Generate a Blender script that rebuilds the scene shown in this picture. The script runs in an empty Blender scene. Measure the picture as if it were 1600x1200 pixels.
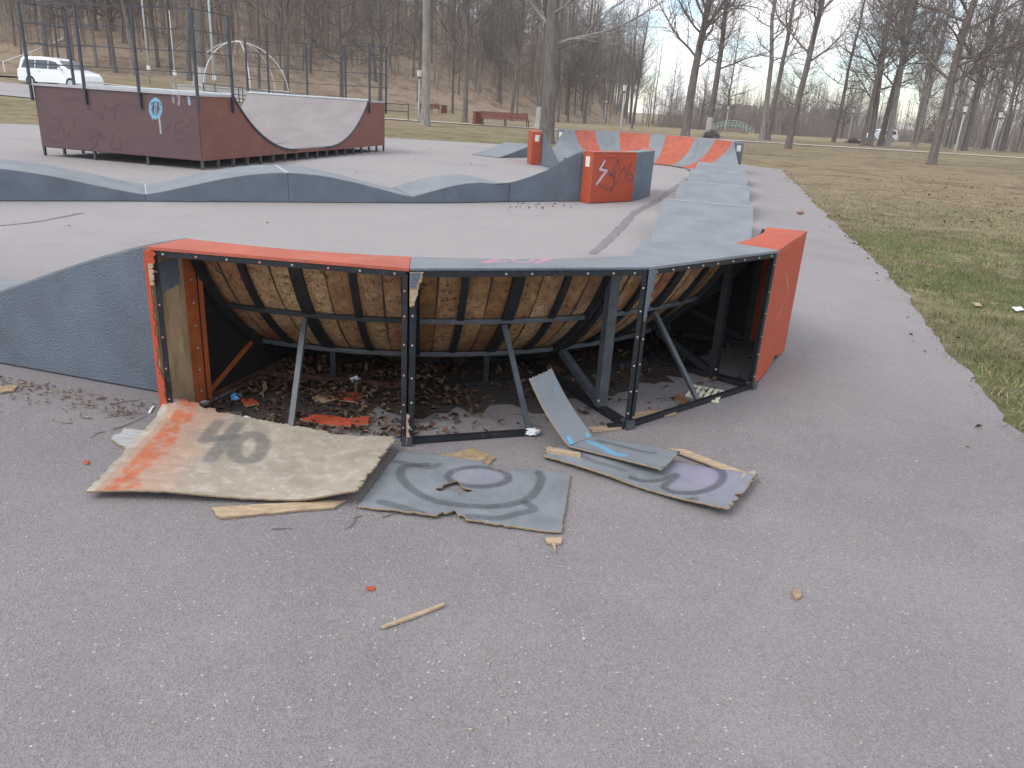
import bpy, bmesh, math, random
import numpy as np
from mathutils import Vector, Matrix, noise as mnoise
random.seed(7); rng = np.random.default_rng(7)
sc = bpy.context.scene
col = sc.collection
R_ = math.radians

# ------------------------------------------------------------------ camera
FPX, CAMH = 1188.0, 1.6
_d = np.array([-200., -3200., -FPX]); _d /= np.linalg.norm(_d)
_up = -_d; _f = np.array([0, 0, -1.]); _fw = _f - _up * _f.dot(_up); _fw /= np.linalg.norm(_fw)
_rt = np.cross(_fw, _up)
CR = np.array([_rt, _fw, _up])                       # camera axes -> world
cam = bpy.data.cameras.new('camera'); camo = bpy.data.objects.new('camera', cam); col.objects.link(camo)
cam.sensor_width = 36; cam.lens = FPX / 1600 * 36; cam.clip_start = .05; cam.clip_end = 2000
_m = Matrix([list(CR[i]) for i in range(3)]).to_4x4(); _m.translation = (0, 0, CAMH)
camo.matrix_world = _m
sc.camera = camo

# ------------------------------------------------------------------ sky, sun, exposure
SUN_EL, SUN_AZ = R_(48), R_(-60)                     # sun behind cloud, left of the camera's back
world = bpy.data.worlds.new('World'); sc.world = world; world.use_nodes = True
nt = world.node_tree; nt.nodes.clear()
def N(tree, typ, **kw):
    n = tree.nodes.new(typ)
    for k, v in kw.items():
        if hasattr(n, k): setattr(n, k, v)
    return n
wo = N(nt, 'ShaderNodeOutputWorld'); bg = N(nt, 'ShaderNodeBackground'); bg.inputs['Strength'].default_value = .12
sky = N(nt, 'ShaderNodeTexSky', sky_type='NISHITA', sun_disc=False, sun_elevation=SUN_EL, sun_rotation=R_(215), air_density=1.0, dust_density=.4, ozone_density=2.0)
tc = N(nt, 'ShaderNodeTexCoord'); mp = N(nt, 'ShaderNodeMapping'); mp.inputs['Scale'].default_value = (1.6, 1.6, 4.5); mp.inputs['Location'].default_value = (.35, .1, .2)
nz = N(nt, 'ShaderNodeTexNoise'); nz.inputs['Scale'].default_value = 4.2; nz.inputs['Detail'].default_value = 7; nz.inputs['Roughness'].default_value = .58
rp = N(nt, 'ShaderNodeValToRGB'); rp.color_ramp.elements[0].position = .42; rp.color_ramp.elements[1].position = .54
nz2 = N(nt, 'ShaderNodeTexNoise'); nz2.inputs['Scale'].default_value = 5; nz2.inputs['Detail'].default_value = 5
rp2 = N(nt, 'ShaderNodeValToRGB')
rp2.color_ramp.elements[0].position = .3; rp2.color_ramp.elements[0].color = (6.6, 6.6, 6.75, 1)
rp2.color_ramp.elements[1].position = .65; rp2.color_ramp.elements[1].color = (8.7, 8.6, 8.6, 1)
mx = N(nt, 'ShaderNodeMix', data_type='RGBA')
L = nt.links.new
L(tc.outputs['Generated'], mp.inputs['Vector']); L(mp.outputs[0], nz.inputs['Vector']); L(mp.outputs[0], nz2.inputs['Vector'])
L(nz.outputs['Fac'], rp.inputs['Fac']); L(nz2.outputs['Fac'], rp2.inputs['Fac'])
L(rp.outputs['Color'], mx.inputs['Factor']); L(sky.outputs[0], mx.inputs['A']); L(rp2.outputs['Color'], mx.inputs['B'])
L(mx.outputs['Result'], bg.inputs['Color']); L(bg.outputs[0], wo.inputs['Surface'])
sun = bpy.data.lights.new('sun', 'SUN'); sun.energy = .9; sun.angle = R_(28); sun.color = (1, .96, .9)
suno = bpy.data.objects.new('sun', sun); col.objects.link(suno); suno.location = (-20, -10, 40)
suno.rotation_euler = (R_(90) - SUN_EL, 0, SUN_AZ)
sc.view_settings.view_transform = 'Standard'; sc.view_settings.look = 'None'; sc.view_settings.gamma = 1
sc.view_settings.exposure = 1.0
sc.cycles.use_denoising = True
sc.cycles.max_bounces = 6

# ------------------------------------------------------------------ pixel -> place helpers (photograph pixels, 1600 x 1200)
def ray(x, y): return CR @ np.array([x - 800., -(y - 600.), -FPX])
def G(x, y, z=0.):
    r = ray(x, y); t = (z - CAMH) / r[2]
    return Vector((r[0] * t, r[1] * t, z))
def DP(x, y, Y):
    r = ray(x, y); t = Y / r[1]
    return Vector((r[0] * t, Y, CAMH + r[2] * t))
def on_plane(x, y, p0, n):
    r = ray(x, y); o = np.array([0, 0, CAMH]); n = np.array(n)
    return o + r * (n.dot(np.array(p0) - o) / n.dot(r))
def sm(t):
    t = np.clip(t, 0, 1); return t * t * (3 - 2 * t)

# ------------------------------------------------------------------ materials
def mat(name, c, rough=.7, var=.25, scale=8., bump=.0, bscale=60., spec=.3, metal=0., dark=None, stretch=None, spots=None, attr=None, hue=.0):
    """plain procedural material: base colour, broad noise variation, optional fine bump, spots and grain"""
    m = bpy.data.materials.new(name); m.use_nodes = True; t = m.node_tree; b = t.nodes['Principled BSDF']; l = t.links.new
    b.inputs['Roughness'].default_value = rough; b.inputs['Specular IOR Level'].default_value = spec; b.inputs['Metallic'].default_value = metal
    co = N(t, 'ShaderNodeTexCoord'); mpn = N(t, 'ShaderNodeMapping'); l(co.outputs['Object'], mpn.inputs['Vector'])
    if stretch: mpn.inputs['Scale'].default_value = stretch
    n1 = N(t, 'ShaderNodeTexNoise'); n1.inputs['Scale'].default_value = scale; n1.inputs['Detail'].default_value = 8; n1.inputs['Roughness'].default_value = .65
    l(mpn.outputs[0], n1.inputs['Vector'])
    r = N(t, 'ShaderNodeValToRGB'); d = dark if dark else tuple(x * (1 - var * 1.3) for x in c)
    r.color_ramp.elements[0].position = .3; r.color_ramp.elements[0].color = (*d, 1)
    r.color_ramp.elements[1].position = .72; r.color_ramp.elements[1].color = (*[min(1, x * (1 + var * .7)) for x in c], 1)
    l(n1.outputs['Fac'], r.inputs['Fac']); out = r.outputs['Color']
    if attr:
        a = N(t, 'ShaderNodeAttribute'); a.attribute_name = attr
        mm = N(t, 'ShaderNodeMix', data_type='RGBA', blend_type='MULTIPLY'); mm.inputs['Factor'].default_value = 1
        l(a.outputs['Color'], mm.inputs['A']); l(out, mm.inputs['B']); out = mm.outputs['Result']
    if spots:
        for (sscale, lo, hi, scol, fac) in spots:
            n2 = N(t, 'ShaderNodeTexNoise'); n2.inputs['Scale'].default_value = sscale; n2.inputs['Detail'].default_value = 5; n2.inputs['Roughness'].default_value = .7
            l(co.outputs['Object'], n2.inputs['Vector'])
            r2 = N(t, 'ShaderNodeMapRange'); r2.inputs['From Min'].default_value = lo; r2.inputs['From Max'].default_value = hi; r2.inputs['To Max'].default_value = fac
            l(n2.outputs['Fac'], r2.inputs['Value'])
            m2 = N(t, 'ShaderNodeMix', data_type='RGBA'); m2.inputs['B'].default_value = (*scol, 1)
            l(r2.outputs[0], m2.inputs['Factor']); l(out, m2.inputs['A']); out = m2.outputs['Result']
    l(out, b.inputs['Base Color'])
    if bump:
        n3 = N(t, 'ShaderNodeTexNoise'); n3.inputs['Scale'].default_value = bscale; n3.inputs['Detail'].default_value = 4
        l(mpn.outputs[0], n3.inputs['Vector'])
        bp = N(t, 'ShaderNodeBump'); bp.inputs['Strength'].default_value = bump; bp.inputs['Distance'].default_value = .02
        l(n3.outputs['Fac'], bp.inputs['Height']); l(bp.outputs[0], b.inputs['Normal'])
    return m
GREY = (.15, .18, .218); GREY_SKYLIT = (.21, .228, .245); ORNG = (.43, .076, .034); RED2 = (.44, .085, .045)  # the second grey is the first with sky light on tops put in
M = {}
M['grey_side'] = mat('grey_side', GREY, .7, .16, 3, .9, 120, spots=[(2.2, .52, .75, (.10, .115, .13), .5), (35, .68, .74, (.35, .36, .36), .6)])
M['grey_skylit'] = mat('grey_skylit', GREY_SKYLIT, .62, .16, 3, .35, 200, spots=[(1.4, .5, .8, (.28, .28, .27), .5), (30, .66, .74, (.32, .33, .33), .5)])  # same grey paint, lightened for sky light falling on upward faces
M['orange'] = mat('orange', ORNG, .62, .16, 4, .3, 150, spots=[(1.6, .46, .74, (.38, .115, .07), .6), (5, .56, .74, (.30, .06, .032), .6), (40, .64, .72, (.5, .25, .17), .6), (14, .68, .73, (.36, .27, .18), .8)])
M['orange_worn'] = mat('orange_worn', (.42, .105, .062), .6, .2, 5, .3, 120, spots=[(6, .54, .75, (.44, .22, .16), .6), (2, .5, .74, (.30, .09, .06), .5), (60, .62, .70, (.5, .34, .28), .5)])
M['steel'] = mat('steel', (.016, .018, .022), .5, .35, 12, .15, 90, .35, spots=[(60, .66, .72, (.35, .35, .36), .8), (7, .6, .78, (.06, .035, .022), .7)])
M['steel_grey'] = mat('steel_grey', (.06, .068, .078), .45, .3, 14, .15, 90, .5, spots=[(55, .66, .72, (.3, .3, .3), .7)])
M['steel_rust'] = mat('steel_rust', (.33, .085, .025), .6, .3, 8, .2, 60, .4, spots=[(11, .55, .75, (.12, .04, .02), .6)])
M['steel_brown'] = mat('steel_brown', (.10, .045, .03), .6, .35, 8, .2, 60, .3)
M['bolt'] = mat('bolt', (.34, .31, .30), .5, .2, 20)
M['bolt_red'] = mat('bolt_red', (.40, .2, .17), .5, .2, 20)
M['ply_under'] = mat('ply_under', (.48, .315, .17), .75, .4, 9, .3, 40, stretch=(6, 6, 1.2),
                     spots=[(6, .46, .74, (.19, .09, .04), .7), (85, .54, .62, (.05, .03, .02), .9), (28, .565, .65, (.045, .026, .017), .9), (2.3, .47, .70, (.17, .08, .038), .8), (1.1, .5, .7, (.10, .055, .035), .6)])
M['ply_brown'] = mat('ply_brown', (.36, .215, .105), .75, .4, 7, .3, 40, stretch=(5, 5, 1.2), spots=[(5, .44, .7, (.14, .06, .025), .8), (36, .56, .64, (.04, .022, .015), .9), (1.9, .46, .68, (.12, .052, .024), .8)])
M['ply_red'] = mat('ply_red', (.40, .24, .13), .75, .4, 8, .3, 40, stretch=(4, 4, 1.4), spots=[(3, .44, .66, (.24, .065, .03), .85), (32, .55, .63, (.05, .025, .018), .9), (1.3, .48, .68, (.10, .045, .025), .7)])
M['ply_dark'] = mat('ply_dark', (.25, .13, .055), .7, .4, 5, .3, 40, stretch=(2, 2, 6),
                    spots=[(40, .56, .62, (.03, .02, .015), .9), (2.5, .5, .75, (.09, .04, .02), .6)])
M['ply_shade'] = mat('ply_shade', (.012, .010, .009), .8, .4, 5)  # plywood coloured near-black to hold the darkness inside the berm
M['ply_strip'] = mat('ply_strip', (.36, .26, .155), .7, .35, 7, .3, 30, stretch=(3, 3, .6), spots=[(16, .6, .68, (.14, .09, .05), .6)])
M['ply_edge'] = mat('ply_edge', (.42, .31, .2), .8, .4, 30, .6, 80, stretch=(1, 1, 12))
M['wood_pale'] = mat('wood_pale', (.48, .36, .235), .75, .35, 14, .4, 60, stretch=(1, 6, 6))
M['wood_grey'] = mat('wood_grey', (.45, .45, .44), .75, .3, 10, .4, 60, stretch=(1, 14, 1))
M['painted'] = mat('painted', (1, 1, 1), .68, .16, 6, .35, 120, attr='Col', spots=[(45, .68, .74, (.4, .4, .38), .5)])
M['painted_ply'] = mat('painted_ply', (1, 1, 1), .8, .18, 7, .4, 90, attr='Col', stretch=(1, 3, 1), spots=[(9, .58, .75, (.23, .18, .13), .45), (60, .64, .70, (.62, .55, .44), .6)])
M['maroon'] = mat('maroon', (1, 1, 1), .55, .14, 2.5, .1, 60, attr='Col', spots=[(2.5, .55, .8, (.10, .06, .06), .4)])
M['rust_panel'] = mat('rust_panel', (.185, .078, .058), .55, .14, 2.5, .1, 60)
M['ramp_ply'] = mat('ramp_ply', (.245, .215, .213), .6, .14, 1.6, .1, 40, spots=[(.9, .5, .75, (.30, .27, .26), .5)])
M['trim_light'] = mat('trim_light', (.38, .37, .38), .5, .15, 8)
M['post_dark'] = mat('post_dark', (.035, .04, .055), .45, .2, 8, spec=.5)
M['bark'] = mat('bark', (.165, .142, .128), .9, .4, 3.2, 1.0, 9, stretch=(3, 3, .55), spots=[(2.2, .56, .72, (.12, .125, .085), .6), (4, .6, .72, (.05, .04, .035), .7)])
M['bark_pale'] = mat('bark_pale', (.28, .255, .23), .9, .35, 3, .8, 8, stretch=(3, 3, .6), spots=[(2.5, .55, .75, (.13, .12, .1), .6)])
M['bark_lime'] = mat('bark_lime', (.44, .42, .40), .9, .3, 4, .8, 9, stretch=(3, 3, .7), spots=[(5, .58, .7, (.25, .23, .2), .7)])
M['twig'] = mat('twig', (.17, .143, .13), .9, .3, 1.5)
M['twig_grey'] = mat('twig_grey', (.30, .265, .245), .9, .3, 1.5)
M['brush'] = mat('brush', (.38, .31, .265), .9, .45, .5)
M['brush_far'] = mat('brush_far', (.34, .29, .26), .9, .4, .3)
M['lamp_metal'] = mat('lamp_metal', (.42, .45, .46), .5, .15, 6)
M['lamp_dark'] = mat('lamp_dark', (.05, .045, .045), .5, .2, 6)
M['lamp_glass'] = mat('lamp_glass', (.72, .72, .70), .35, .08, 6, spec=.5)
M['bench_wood'] = mat('bench_wood', (.19, .065, .045), .6, .25, 6, .2, 30)
M['conc'] = mat('conc', (.48, .46, .44), .8, .2, 3, .2, 30)
M['white_metal'] = mat('white_metal', (.68, .66, .64), .5, .1, 4)
M['car_white'] = mat('car_white', (.76, .78, .80), .25, .04, 2, spec=.6)
M['car_glass'] = mat('car_glass', (.025, .035, .06), .08, .1, 2, spec=.7)
M['tyre'] = mat('tyre', (.02, .02, .02), .8, .2, 10)
M['red_glass'] = mat('red_glass', (.4, .02, .02), .2, .1, 5, spec=.6)
M['paper'] = mat('paper', (.72, .72, .74), .8, .15, 20)
M['blue_plastic'] = mat('blue_plastic', (.06, .32, .62), .4, .3, 30, spots=[(30, .55, .65, (.6, .66, .72), .8)])
M['tray'] = mat('tray', (.68, .66, .50), .7, .15, 20)
M['plate'] = mat('plate', (.70, .68, .58), .5, .12, 20, spots=[(70, .58, .62, (.25, .25, .24), .6)])
M['bridge_green'] = mat('bridge_green', (.33, .43, .36), .6, .2, 3)
M['bridge_wood'] = mat('bridge_wood', (.28, .2, .15), .8, .3, 4)
M['leaf'] = mat('leaf', (1, 1, 1), .75, .25, 30, attr='Col')
M['blade'] = mat('blade', (1, 1, 1), .7, .2, 8, attr='Col')
M['pebble'] = mat('pebble', (.5, .48, .45), .8, .3, 20)
M['house_wall'] = mat('house_wall', (.42, .37, .33), .8, .2, 1)
M['house_blue'] = mat('house_blue', (.33, .45, .50), .8, .2, 1)
M['roof'] = mat('roof', (.2, .18, .17), .8, .2, 1)
M['black_pile'] = mat('black_pile', (.10, .085, .075), .9, .4, 6)

def asphalt_mat():
    m = bpy.data.materials.new('asphalt'); m.use_nodes = True; t = m.node_tree; b = t.nodes['Principled BSDF']; l = t.links.new
    g = N(t, 'ShaderNodeNewGeometry'); P = g.outputs['Position']
    def noise(s, d=6, ro=.6):
        n = N(t, 'ShaderNodeTexNoise'); n.inputs['Scale'].default_value = s; n.inputs['Detail'].default_value = d; n.inputs['Roughness'].default_value = ro; l(P, n.inputs['Vector']); return n.outputs['Fac']
    def mr(v, a, b_, c=0., d=1.):
        n = N(t, 'ShaderNodeMapRange'); n.inputs['From Min'].default_value = a; n.inputs['From Max'].default_value = b_; n.inputs['To Min'].default_value = c; n.inputs['To Max'].default_value = d; l(v, n.inputs['Value']); return n.outputs[0]
    def mix(f, A, B, bt='MIX'):
        n = N(t, 'ShaderNodeMix', data_type='RGBA', blend_type=bt)
        for k, v in (('Factor', f), ('A', A), ('B', B)):
            if isinstance(v, (int, float)): n.inputs[k].default_value = v
            elif isinstance(v, tuple): n.inputs[k].default_value = (*v, 1)
            else: l(v, n.inputs[k])
        return n.outputs['Result']
    c = mix(mr(noise(.45, 5), .35, .68), (.205, .187, .188), (.262, .240, .239))
    c = mix(mr(noise(1.9, 6), .5, .75, 0, .5), c, (.315, .29, .284))
    c = mix(mr(noise(.9, 4), .56, .74, 0, .4), c, (.185, .168, .168))
    # the riding area inside the track is paler than the strip round it
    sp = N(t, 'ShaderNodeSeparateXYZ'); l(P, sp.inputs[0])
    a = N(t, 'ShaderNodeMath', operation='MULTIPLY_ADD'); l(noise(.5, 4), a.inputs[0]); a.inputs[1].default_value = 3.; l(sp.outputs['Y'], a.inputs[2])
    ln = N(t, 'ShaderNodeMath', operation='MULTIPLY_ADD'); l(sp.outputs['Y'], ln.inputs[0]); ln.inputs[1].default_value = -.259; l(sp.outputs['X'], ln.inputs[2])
    pale_f = N(t, 'ShaderNodeMath', operation='MULTIPLY'); l(mr(a.outputs[0], 5.2, 9.5, 0, .7), pale_f.inputs[0]); l(mr(ln.outputs[0], -.3, .9, 1., .42), pale_f.inputs[1])
    c = mix(pale_f.outputs[0], c, (.40, .372, .36))
    c = mix(mr(noise(.33, 7, .7), .54, .70, 0, .38), c, (.15, .138, .14))
    c = mix(mr(noise(3.1, 7, .75), .60, .72, 0, .45), c, (.14, .128, .128))
    c = mix(mr(noise(1.1, 8, .8), .56, .70, 0, .35), c, (.30, .262, .258))
    # aggregate
    v = N(t, 'ShaderNodeTexVoronoi'); v.inputs['Scale'].default_value = 190; l(P, v.inputs['Vector'])
    sp2 = N(t, 'ShaderNodeSeparateColor'); l(v.outputs['Color'], sp2.inputs[0])
    c = mix(mr(sp2.outputs[0], 0., 1., 0., .34), c, mix(mr(sp2.outputs[1], .35, .65), (.075, .068, .068), (.40, .365, .355)))
    v2 = N(t, 'ShaderNodeTexVoronoi'); v2.inputs['Scale'].default_value = 75; l(P, v2.inputs['Vector'])
    sp3 = N(t, 'ShaderNodeSeparateColor'); l(v2.outputs['Color'], sp3.inputs[0])
    mm = N(t, 'ShaderNodeMath', operation='MULTIPLY'); l(mr(sp3.outputs[0], .945, .96), mm.inputs[0]); l(mr(v2.outputs['Distance'], .30, .2), mm.inputs[1])
    c = mix(mm.outputs[0], c, (.5, .47, .45))
    c = mix(mr(noise(220, 2), .4, .75, 0, .35), c, (.09, .08, .082))
    l(c, b.inputs['Base Color']); b.inputs['Roughness'].default_value = .78; b.inputs['Specular IOR Level'].default_value = .35
    bp = N(t, 'ShaderNodeBump'); bp.inputs['Strength'].default_value = .55; bp.inputs['Distance'].default_value = .006
    ad = N(t, 'ShaderNodeMath', operation='ADD'); l(noise(130, 3, .7), ad.inputs[0]); l(v.outputs['Distance'], ad.inputs[1])
    l(ad.outputs[0], bp.inputs['Height']); l(bp.outputs[0], b.inputs['Normal'])
    return m
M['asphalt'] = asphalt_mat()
M['tar'] = mat('tar', (.20, .188, .185), .7, .25, 6, .3, 60)
M['gravel_path'] = mat('gravel_path', (.46, .41, .35), .9, .15, 1.5, .2, 30)
M['shaded_soil'] = mat('shaded_soil', (.06, .048, .042), .9, .35, 4, .6, 50, spots=[(30, .58, .68, (.17, .14, .12), .6)])  # earth colour lowered further for the shade under the berm

def ground_mat():
    m = bpy.data.materials.new('ground_cover'); m.use_nodes = True; t = m.node_tree; b = t.nodes['Principled BSDF']; l = t.links.new
    g = N(t, 'ShaderNodeNewGeometry'); P = g.outputs['Position']
    at = N(t, 'ShaderNodeAttribute'); at.attribute_name = 'Col'
    def noise(s, d=6, ro=.6):
        n = N(t, 'ShaderNodeTexNoise'); n.inputs['Scale'].default_value = s; n.inputs['Detail'].default_value = d; n.inputs['Roughness'].default_value = ro; l(P, n.inputs['Vector']); return n.outputs['Fac']
    def mr(v, a, b_, c=0., d=1.):
        n = N(t, 'ShaderNodeMapRange'); n.inputs['From Min'].default_value = a; n.inputs['From Max'].default_value = b_; n.inputs['To Min'].default_value = c; n.inputs['To Max'].default_value = d; l(v, n.inputs['Value']); return n.outputs[0]
    def mix(f, A, B):
        n = N(t, 'ShaderNodeMix', data_type='RGBA')
        for k, v in (('Factor', f), ('A', A), ('B', B)):
            if isinstance(v, (int, float)): n.inputs[k].default_value = v
            elif isinstance(v, tuple): n.inputs[k].default_value = (*v, 1)
            else: l(v, n.inputs[k])
        return n.outputs['Result']
    c = at.outputs['Color']
    c = mix(mr(noise(.16, 6, .7), .48, .66, 0, .55), c, (.30, .245, .15))
    c = mix(mr(noise(.5, 7, .75), .48, .62, 0, .75), c, (.105, .076, .05))
    c = mix(mr(noise(1.6, 7, .8), .50, .62, 0, .7), c, (.36, .295, .19))
    c = mix(mr(noise(4, 6, .8), .53, .64, 0, .6), c, (.10, .07, .05))
    c = mix(mr(noise(7, 5, .8), .55, .68, 0, .6), c, (.085, .065, .045))
    c = mix(mr(noise(28, 4, .8), .55, .66, 0, .6), c, (.33, .26, .17))
    c = mix(mr(noise(60, 3, .8), .56, .66, 0, .5), c, (.05, .045, .03))
    l(c, b.inputs['Base Color']); b.inputs['Roughness'].default_value = .95; b.inputs['Specular IOR Level'].default_value = .1
    bp = N(t, 'ShaderNodeBump'); bp.inputs['Strength'].default_value = .8; bp.inputs['Distance'].default_value = .05
    l(noise(22, 5, .8), bp.inputs['Height']); l(bp.outputs[0], b.inputs['Normal'])
    return m
M['ground'] = ground_mat()

# ------------------------------------------------------------------ object helpers
def tag(o, label=None, cat=None, group=None, kind=None):
    if label: o['label'] = label
    if cat: o['category'] = cat
    if group: o['group'] = group
    if kind: o['kind'] = kind
    return o
def empty(name, loc=(0, 0, 0), rz=0.):
    o = bpy.data.objects.new(name, None); col.objects.link(o); o.location = loc; o.rotation_euler = (0, 0, rz); o.empty_display_size = .2
    return o
def thing(name, loc, rz, label, cat, group=None): return tag(empty(name, loc, rz), label, cat, group)
def copy_tree(o, parent=None):
    c = o.copy(); col.objects.link(c); c.parent = parent
    for ch in o.children: copy_tree(ch, c)
    return c

class MB:
    """collects shapes in a vertex and face list; build() links them as one mesh object"""
    def __init__(s): s.v = []; s.f = []; s.m = []
    def add(s, vs, fs, mi=0):
        k = len(s.v); s.v += [tuple(p) for p in vs]; s.f += [tuple(i + k for i in f) for f in fs]; s.m += [mi] * len(fs); return s
    def box(s, c, d, rot=None, mi=0):
        vs = [Vector((x * d[0] / 2, y * d[1] / 2, z * d[2] / 2)) for z in (-1, 1) for y in (-1, 1) for x in (-1, 1)]
        if rot is not None: vs = [rot @ p for p in vs]
        return s.add([p + Vector(c) for p in vs], [(0, 2, 3, 1), (4, 5, 7, 6), (0, 1, 5, 4), (2, 6, 7, 3), (0, 4, 6, 2), (1, 3, 7, 5)], mi)
    def bar(s, a, b, w, h=None, up=(0, 0, 1), mi=0):
        a = Vector(a); b = Vector(b); h = h or w; d = (b - a).normalized(); u = Vector(up)
        if abs(d.dot(u)) > .98: u = Vector((1, 0, 0))
        x = d.cross(u).normalized(); y = x.cross(d).normalized()
        vs = [p + x * (sx * w / 2) + y * (sy * h / 2) for p in (a, b) for sx, sy in ((-1, -1), (1, -1), (1, 1), (-1, 1))]
        return s.add(vs, [(3, 2, 1, 0), (4, 5, 6, 7), (0, 1, 5, 4), (1, 2, 6, 5), (2, 3, 7, 6), (3, 0, 4, 7)], mi)
    def tube(s, pts, rad, n=6, cap=True, mi=0):
        pts = [Vector(p) for p in pts]; rad = [rad] * len(pts) if isinstance(rad, (int, float)) else rad
        vs = []; fs = []
        d0 = (pts[1] - pts[0]).normalized(); x = d0.orthogonal().normalized()
        for i, p in enumerate(pts):
            d = (pts[min(i + 1, len(pts) - 1)] - pts[max(i - 1, 0)]).normalized()
            x = (x - d * x.dot(d)).normalized(); y = d.cross(x)
            vs += [p + (x * math.cos(a) + y * math.sin(a)) * rad[i] for a in [2 * math.pi * k / n for k in range(n)]]
        for i in range(len(pts) - 1):
            for k in range(n):
                k2 = (k + 1) % n; fs.append((i * n + k, i * n + k2, (i + 1) * n + k2, (i + 1) * n + k))
        if cap: fs.append(tuple(reversed(range(n)))); fs.append(tuple((len(pts) - 1) * n + k for k in range(n)))
        return s.add(vs, fs, mi)
    def prism(s, poly, off, mi=0):
        """closed outline poly (3d points) thickened by the vector off"""
        n = len(poly); a = [Vector(p) for p in poly]; o = Vector(off)
        return s.add(a + [p + o for p in a], [tuple(range(n)), tuple(reversed(range(n, 2 * n)))] + [(i, i + n, (i + 1) % n + n, (i + 1) % n) for i in range(n)], mi)
    def grid(s, rows, mi=0, flip=False):
        """rows of points as a sheet"""
        nr, nc = len(rows), len(rows[0]); fs = []
        for i in range(nr - 1):
            for j in range(nc - 1):
                q = (i * nc + j, i * nc + j + 1, (i + 1) * nc + j + 1, (i + 1) * nc + j); fs.append(q[::-1] if flip else q)
        return s.add([p for r in rows for p in r], fs, mi)
    def slab(s, rows, off, mi=0, mi2=None):
        """a sheet of points thickened by off (a vector, or a function of the point)"""
        f = off if callable(off) else (lambda p: Vector(off)); mi2 = mi if mi2 is None else mi2
        lo = [[Vector(p) + f(Vector(p)) for p in r] for r in rows]
        s.grid(rows, mi); s.grid(lo, mi2, True)
        rim = lambda R: list(R[0]) + [r[-1] for r in R[1:-1]] + list(reversed(R[-1])) + [r[0] for r in reversed(R[1:-1])]
        a, b = rim(rows), rim(lo); n = len(a)
        return s.add(a + b, [((i + 1) % n, i, i + n, (i + 1) % n + n) for i in range(n)], mi2)
    def build(s, name, mats, parent=None, smooth=False, loc=None):
        me = bpy.data.meshes.new(name); me.from_pydata([tuple(p) for p in s.v], [], s.f)
        mats = mats if isinstance(mats, (list, tuple)) else [mats]
        for k in mats: me.materials.append(M[k] if isinstance(k, str) else k)
        if len(mats) > 1: me.polygons.foreach_set('material_index', s.m)
        if smooth: me.polygons.foreach_set('use_smooth', [True] * len(s.f))
        me.update()
        o = bpy.data.objects.new(name, me); col.objects.link(o); o.parent = parent
        if loc is not None: o.location = loc
        return o

def fast_mesh(name, V, F, mats, parent=None, colr=None, smooth=False):
    """numpy triangles or quads (F: n x k) as one mesh"""
    me = bpy.data.meshes.new(name); V = np.asarray(V, np.float32); F = np.asarray(F, np.int32); k = F.shape[1]
    me.vertices.add(len(V)); me.vertices.foreach_set('co', V.ravel())
    me.loops.add(F.size); me.loops.foreach_set('vertex_index', F.ravel())
    me.polygons.add(len(F)); me.polygons.foreach_set('loop_start', np.arange(0, F.size, k, dtype=np.int32)); me.polygons.foreach_set('loop_total', np.full(len(F), k, np.int32))
    if smooth: me.polygons.foreach_set('use_smooth', np.ones(len(F), bool))
    me.update(calc_edges=True); me.validate()
    if colr is not None:
        a = me.color_attributes.new('Col', 'FLOAT_COLOR', 'POINT'); a.data.foreach_set('color', np.hstack([colr, np.ones((len(V), 1))]).astype(np.float32).ravel())
    for m in (mats if isinstance(mats, (list, tuple)) else [mats]): me.materials.append(M[m])
    o = bpy.data.objects.new(name, me); col.objects.link(o); o.parent = parent
    return o

def seg_dist(P, pts):
    """distance of each point of P (n x 3) to the polyline pts"""
    d = np.full(len(P), 1e9); pts = np.asarray(pts, float)
    for a, b in zip(pts[:-1], pts[1:]):
        ab = b - a; t = np.clip(((P - a) @ ab) / max(ab @ ab, 1e-12), 0, 1); d = np.minimum(d, np.linalg.norm(P - (a + t[:, None] * ab), axis=1))
    return d
def curve(pts, n=8):
    """Catmull-Rom through the points"""
    p = [np.array(q, float) for q in pts]; p = [2 * p[0] - p[1]] + p + [2 * p[-1] - p[-2]]; out = []
    for i in range(1, len(p) - 2):
        for t in np.linspace(0, 1, n, endpoint=False):
            out.append(.5 * ((2 * p[i]) + (-p[i - 1] + p[i + 1]) * t + (2 * p[i - 1] - 5 * p[i] + 4 * p[i + 1] - p[i + 2]) * t * t + (-p[i - 1] + 3 * p[i] - 3 * p[i + 1] + p[i + 2]) * t ** 3))
    return out + [p[-2]]
def ell(cx, cy, rx, ry, a0=0, a1=360, n=24, rot=0):
    c, s = math.cos(R_(rot)), math.sin(R_(rot)); o = []
    for a in np.linspace(R_(a0), R_(a1), n):
        x, y = rx * math.cos(a), ry * math.sin(a); o.append((cx + x * c - y * s, cy + x * s + y * c))
    return o
prng = np.random.default_rng(3)
def paint(P, base, strokes, plane=None):
    """spray paint on points P (n x 3): strokes of (pixel polyline, half width m, softness m, colour, strength)"""
    C = np.tile(np.array(base, float), (len(P), 1)) if np.ndim(base) == 1 else base.copy()
    for px, w, soft, c, k in strokes:
        pts = [on_plane(x, y, *plane) for x, y in px] if plane else px
        f = k * (1 - sm((seg_dist(P, pts) - w) / soft)) * prng.uniform(.55, 1., len(P)); C += f[:, None] * (np.array(c) - C)
    return C

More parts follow.
